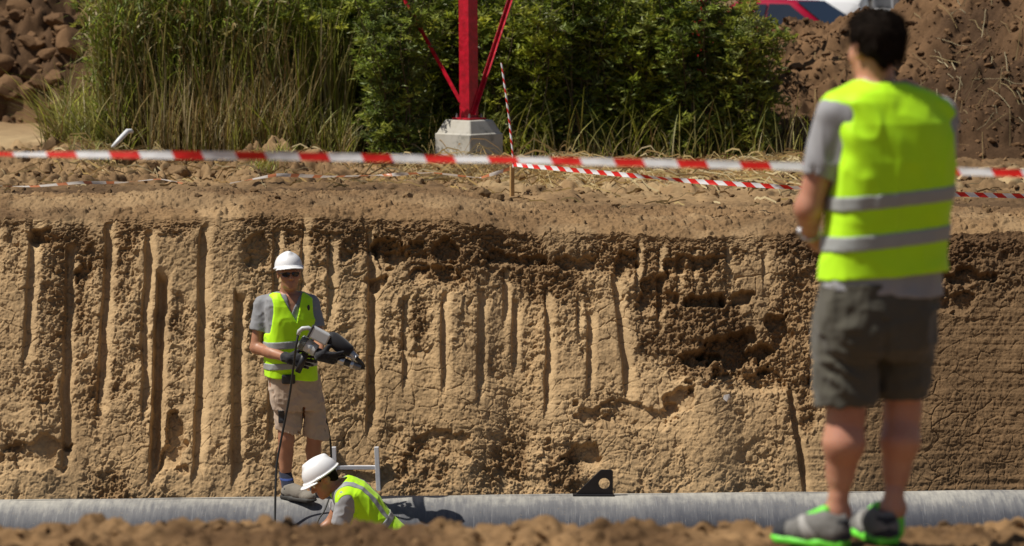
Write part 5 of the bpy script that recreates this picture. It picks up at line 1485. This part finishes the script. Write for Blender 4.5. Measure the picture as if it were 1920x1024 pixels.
# ------------------------------------------------------------------ the hand extruder he holds
def extruder():
    p = lambda x, y, dy=0.0: at(x, y, 21.78 - .36 + dy)
    root = empty("hand_extruder", p(600, 650), "grey plastic welding extruder with black grips and steel nozzle in the worker's gloves", "power tool")
    M_lg = simple("light_grey_housing", (.50, .51, .52), .4, var=.05, vscale=20); M_gg = simple("green_grey_housing", (.27, .29, .26), .5, var=.08)
    d = unit(p(614, 636) - p(583, 620)); nrm = np.array((0, -1., 0)); up = unit(np.cross(nrm, d)); up = up if up[2] > 0 else -up
    B = np.stack([d, np.cross(up, d), up], 1); kk = 21.4 / FPX
    mb = MB(); mb.box(p(599, 629, -.02), (39 * kk, .085, 23 * kk), B); mb.build("motor_housing", M_lg, root, bevel=.012)
    mb = MB(); mb.box(p(583, 621, -.02), (5 * kk, .088, 24 * kk), B); mb.build("end_cap", M_soledark, root, bevel=.006)
    a, b = p(563, 640, .02), p(600, 662, .0)
    ex = unit(b - a)
    mb = MB(); mb.tube([a, a + ex * .012, a + ex * .045, a + ex * .046], [.05, .056, .056, .048], 20); gb = mb.build("vented_housing", M_gg, root, smooth=False, bevel=.003)
    mb = MB()
    for i in range(5): mb.tube([a + ex * (.010 + .008 * i), a + ex * (.013 + .008 * i)], .0572, 20)
    mb.build("vent_slots", M_soledark, gb)
    mb = MB(); mb.tube([a + ex * .046, a + ex * .05, a + ex * .135, a + ex * .14], [.046, .049, .047, .04], 20); mb.build("drive_body", M_lg, root, smooth=False, bevel=.003)
    mb = MB(); mb.tube([a + ex * .085, a + ex * .10], [.0495, .0495], 20); mb.build("band", M_steel, root)
    # air heater under a black cover
    c0, c1 = p(619, 632, .0), p(655, 660, -.02)
    e2 = unit(c1 - c0)
    mb = MB(); mb.tube([c0 - e2 * .02, c0, c0 + e2 * .02, c0 + e2 * .10, c1, c1 + e2 * .016], [.030, .048, .056, .058, .05, .036], 20); mb.build("heater_cover", M_glove, root, smooth=True)
    mb = MB(); h0, h1 = c1 + e2 * .01, p(668, 673, -.03)
    t = np.linspace(0, 1, 90); perp = unit(np.cross(e2, (0, 1., 0))); q2 = np.cross(e2, perp)
    mb.tube([h0 + (h1 - h0) * u + (perp * math.cos(u * 38) + q2 * math.sin(u * 38)) * .026 for u in t], .0055, 6); mb.build("heater_coil", M_steel, root, smooth=True)
    mb = MB(); mb.tube([h0, h1, p(679, 682, -.03), p(684, 689, -.03)], [.021, .020, .014, .008], 14); mb.build("air_nozzle", M_soledark, root, smooth=True)
    # screw barrel
    b0, b1 = p(598, 661, .0), p(684, 692, -.03); eb = unit(b1 - b0); Lb = np.linalg.norm(b1 - b0)
    def seg(t0, t1, r, m, nm):
        mb = MB(); mb.tube([b0 + eb * Lb * t0, b0 + eb * Lb * (t0 + .01), b0 + eb * Lb * (t1 - .01), b0 + eb * Lb * t1], [r * .92, r, r, r * .92], 16); mb.build(nm, m, root)
    seg(-.05, .44, .026, M_soledark, "barrel"); seg(.42, .56, .031, M_steel, "barrel_collar"); seg(.55, .70, .026, M_soledark, "barrel"); seg(.69, .76, .030, M_steel, "barrel_collar"); seg(.75, .92, .024, simple("worn_steel", (.22, .21, .2), .45, .7), "welding_shoe")
    mb = MB(); mb.tube([b0 + eb * Lb * .91, b1], [.016, .006], 12); mb.build("nozzle_tip", M_soledark, root)
    mb = MB(); mb.tube([p(640, 662, -.03), p(650, 668, -.05), p(662, 672, -.05), p(670, 680, -.04)], .006, 6); mb.build("heater_lead", M_steel, root, smooth=True)
    # grip and hose
    mb = MB(); mb.tube([p(572, 662, .03), p(566, 680, .03), p(558, 698, .03)], [.026, .024, .022], 12); mb.build("pistol_grip", M_black, root, smooth=True)
    mb = MB(); mb.tube([p(588, 621, -.03), p(578, 615, -.03), p(567, 616, -.03), p(561, 621, -.03), p(559, 628, -.03)], [.016, .016, .016, .015, .013], 12); mb.build("air_hose", M_lg, root, smooth=True)
    return p
PT = extruder()
# ---- cables
M_cable = simple("black_cable", (.014, .015, .016), .5)
def cable(pts, r, label):
    pts = np.array(pts, float)                                  # Catmull-Rom through the points
    out = []
    q = np.vstack([2 * pts[0] - pts[1], pts, 2 * pts[-1] - pts[-2]])
    for i in range(1, len(q) - 2):
        for t in np.linspace(0, 1, 9)[:-1]:
            out.append(.5 * (2 * q[i] + (q[i + 1] - q[i - 1]) * t + (2 * q[i - 1] - 5 * q[i] + 4 * q[i + 1] - q[i + 2]) * t ** 2 + (3 * q[i] - q[i - 1] - 3 * q[i + 1] + q[i + 2]) * t ** 3))
    out.append(pts[-1]); mb = MB(); mb.tube(out, r, 8)
    return tag(mb.build("power_cable", M_cable, smooth=True), label, "cable")
A = lambda x, y, Y: at(x, y, Y)
cable([A(559, 627, 21.39), A(555, 650, 21.37), A(550, 690, 21.42), A(544, 735, 21.46), A(535, 785, 21.48), A(526, 830, 21.48), A(519, 870, 21.46), A(517, 910, 21.42), A(516, 945, 21.38), A(515, 990, 21.3), A(513, 1060, 21.2), at(510, 1110, 21.0)], .0085,
      "black cable hanging straight down from the tool to the pipe, left of the worker's leg")
cable([A(589, 690, 21.95), A(594, 720, 21.98), A(604, 755, 22.0), A(612, 790, 22.05), A(619, 825, 22.1), A(621, 860, 22.15), A(621, 910, 22.2), A(620, 960, 22.3)], .008,
      "black cable curving from the worker's hip down behind the ladder's left rail")
cable([A(617, 935, 21.3), A(608, 958, 21.25), A(597, 975, 21.22), A(588, 1000, 21.15)], .006, "thin black cord on the pipe in front of the crouching worker's chest")

# ------------------------------------------------------------------ the worker bending down in front of the pipe
def bending_worker():
    Y0 = 21.12
    p = lambda x, y, dy=0.0: at(x, y - 5, Y0 + dy)
    k = Y0 / FPX
    root = empty("person", (p(700, 930)[0], Y0, -2.96), "crouching worker in white hard hat bending his head down over the pipe", "person")
    HM = basis((-.80, -.22, -.56), (-.5, -.06, .84)); hc = p(606, 905, .0)
    face, T = head_parts(hc, HM, 1.0)
    pel, ch, nb = p(742, 1030, .06), p(668, 944, .02), p(640, 920, .02)
    sp = unit(nb - pel); SM = basis(unit(np.cross(sp, (0, 1., 0))) * -1, sp)         # z along the spine; y across
    SM = np.stack([unit(np.array((-.10, -1., .06)) - sp * np.dot((-.10, -1., .06), sp)), np.cross(sp, unit(np.array((-.10, -1., .06)) - sp * np.dot((-.10, -1., .06), sp))), sp], 1)
    L = float(np.linalg.norm(nb - pel))
    def body_loft_(g): return loft([(-.12, 0, 0, .16 + g, .115 + g), (0, 0, 0, .165 + g, .12 + g), (.18, 0, 0, .16 + g, .11 + g), (L * .62, 0, .005, .185 + g, .125 + g), (L * .85, 0, .01, .20 + g, .11 + g), (L, 0, .01, .12 + g, .075 + g), (L + .045, 0, .0, .075 + g, .06 + g)], 0, 2.3, SM, pel)
    tor = body_loft_(0)
    S = lambda u, v, w_: pel + SM @ np.array((u, v, w_))
    shN, shF = S(.175, .0, L * .90), S(-.175, .0, L * .90)                          # near shoulder (towards the camera), far shoulder
    elN, wrN = shN + (-.06, -.03, -.28), shN + (-.25, .10, -.40)
    elF, wrF = shF + (-.12, .02, -.26), shF + (-.30, -.05, -.38)
    hN, hF = S(.09, 0, -.03), S(-.09, 0, -.03)
    kN, kF = hN + (-.33, -.06, -.16), hF + (-.30, .02, -.20); kN[2] = -2.47; kF[2] = -2.47
    aN, aF = np.array((hN[0] - .12, hN[1] - .05, -2.88)), np.array((hF[0] - .05, hF[1] - .02, -2.88))
    hdN = hand_parts(wrN, (-.75, .35, -.4), (.0, .5, -.7), (-.1, .9, .2), .4); hdF = hand_parts(wrF, (-.8, -.2, -.4), (.0, -.3, -.8), (-.1, -.9, .2), .4)
    limb = union([rc(shN, elN, .055, .044), rc(elN, wrN, .044, .03), rc(shF, elF, .055, .044), rc(elF, wrF, .044, .03), rc(hN, kN, .09, .06), rc(kN, aN, .058, .038), rc(hF, kF, .09, .06), rc(kF, aF, .058, .038)], .02)
    b_ = union([union([tor, rc(nb - sp * .03, hc + HM @ np.array((0, -.03, -.055)), .066, .060), rc(S(0, .02, L * .95), shN, .06, .058), rc(S(0, .02, L * .95), shF, .06, .058)], .03), face, limb], .02)
    full = lambda P: smin(smin(b_(P), hdN(P), .01), hdF(P), .01)
    lo, hi = (p(545, 900)[0], 20.55, -3.0), (p(790, 900)[0], 21.75, -1.35)
    cloth("body", full, lo, hi, .0062, M_skin_dark, root)
    eyes(T, HM, root)
    hair = lambda P: np.maximum(union([ell(T((0, -.02, .038)), (.083, .104, .088), HM), ell(T((0, -.06, -.02)), (.06, .05, .055), HM)], .02)(P), np.maximum(((P - f32(hc)) @ f32(HM))[:, 1] - .035 - .3 * np.clip(((P - f32(hc)) @ f32(HM))[:, 2], -1, 0), np.where(np.abs(((P - f32(hc)) @ f32(HM))[:, 0]) > .058, .036 - np.hypot(((P - f32(hc)) @ f32(HM))[:, 1] + .008, ((P - f32(hc)) @ f32(HM))[:, 2] + .004), -1)))
    cloth("hair", hair, hc - .16, hc + .16, .0042, M_hair, root)
    hat, TH = hard_hat(root, hc, HM, 1.04, .012, 3)
    mb = MB(); mb.tube([TH((.100, -.05, .018)), TH((.104, -.03, .006)), TH((.104, -.055, -.002)), TH((.10, -.075, .012)), TH((.10, -.05, .018))], .006, 6); mb.build("strap_clip", M_steel, hat, smooth=True)
    st = union([body_loft_(.014), clip(rc(shN, shN + (elN - shN) * .75, .070, .070), (shN + (elN - shN) * .66, unit(elN - shN))), clip(rc(shF, shF + (elF - shF) * .75, .070, .068), (shF + (elF - shF) * .66, unit(elF - shF))), rc(S(0, .02, L * .95), shN, .06, .068), rc(S(0, .02, L * .95), shF, .06, .066)], .022)
    st = clip(st, (S(0, 0, L + .028), sp), (S(0, 0, .0), -sp))
    cloth("t_shirt", folds(st, .004, 17, 311), lo, hi, .0062, M_tee, root)
    vb = body_loft_(.03)
    def vest(P):
        q = (P - f32(pel)) @ f32(SM); d = union([vb, rc(S(0, .03, L * .95), shN, .072, .080), rc(S(0, .03, L * .95), S(-.12, .02, L * .93), .072, .066)], .025)(P)
        w_ = np.interp(q[:, 2], [L * .45, L * .55, L * .72, L * .9, L], [.4, .24, .215, .225, .24]).astype(np.float32)
        d = np.maximum(d, np.abs(q[:, 0]) - w_)
        d = np.maximum(d, -rc(shN + (-.06, -.03, -.12), elN, .066, .06)(P)); d = np.maximum(d, -rc(shF + (-.02, 0, 0), elF, .07, .06)(P))
        d = np.maximum(d, -rc(nb + sp * .02, nb + sp * .2, .074, .08)(P))
        return np.maximum(np.maximum(d, .04 - q[:, 2]), q[:, 2] - L - .03)
    vf = folds(vest, .004, 13, 321, (1, 1, .6))
    ve = cloth("safety_vest", vf, lo, hi, .0058, M_vest, root)
    ql = lambda P: (P - f32(pel)) @ f32(SM)
    for nm, fn in (("reflective_band", lambda P: np.abs(ql(P)[:, 2] - .20) - .026), ("reflective_band", lambda P: np.maximum(np.abs(ql(P)[:, 0] - .118) - .024, .20 - ql(P)[:, 2])), ("reflective_band", lambda P: np.maximum(np.abs(ql(P)[:, 0] + .118) - .024, .20 - ql(P)[:, 2]))):
        cloth(nm, lambda P, fn=fn: np.maximum(vf(P) - .004, fn(P)), lo, hi, .0056, M_band, ve)
    tr = union([loft([(-.16, 0, 0, .165, .125), (.03, 0, 0, .178, .132)], 0, 2.3, SM, pel), rc(hN, kN, .105, .08), rc(kN, aN, .08, .062), rc(hF, kF, .105, .08), rc(kF, aF, .08, .062)], .03)
    cloth("trousers", folds(clip(tr, ((0, 0, -2.90), (0, 0, -1))), .006, 11, 331), lo, hi, .008, M_pants, root)
    for a in (aN, aF): shoe(root, (a[0] + .03, a[1], -2.965), (-.95, -.1, 0), .31, (M_soledark, M_leather, M_black, M_leather), .10, .054)
bending_worker()
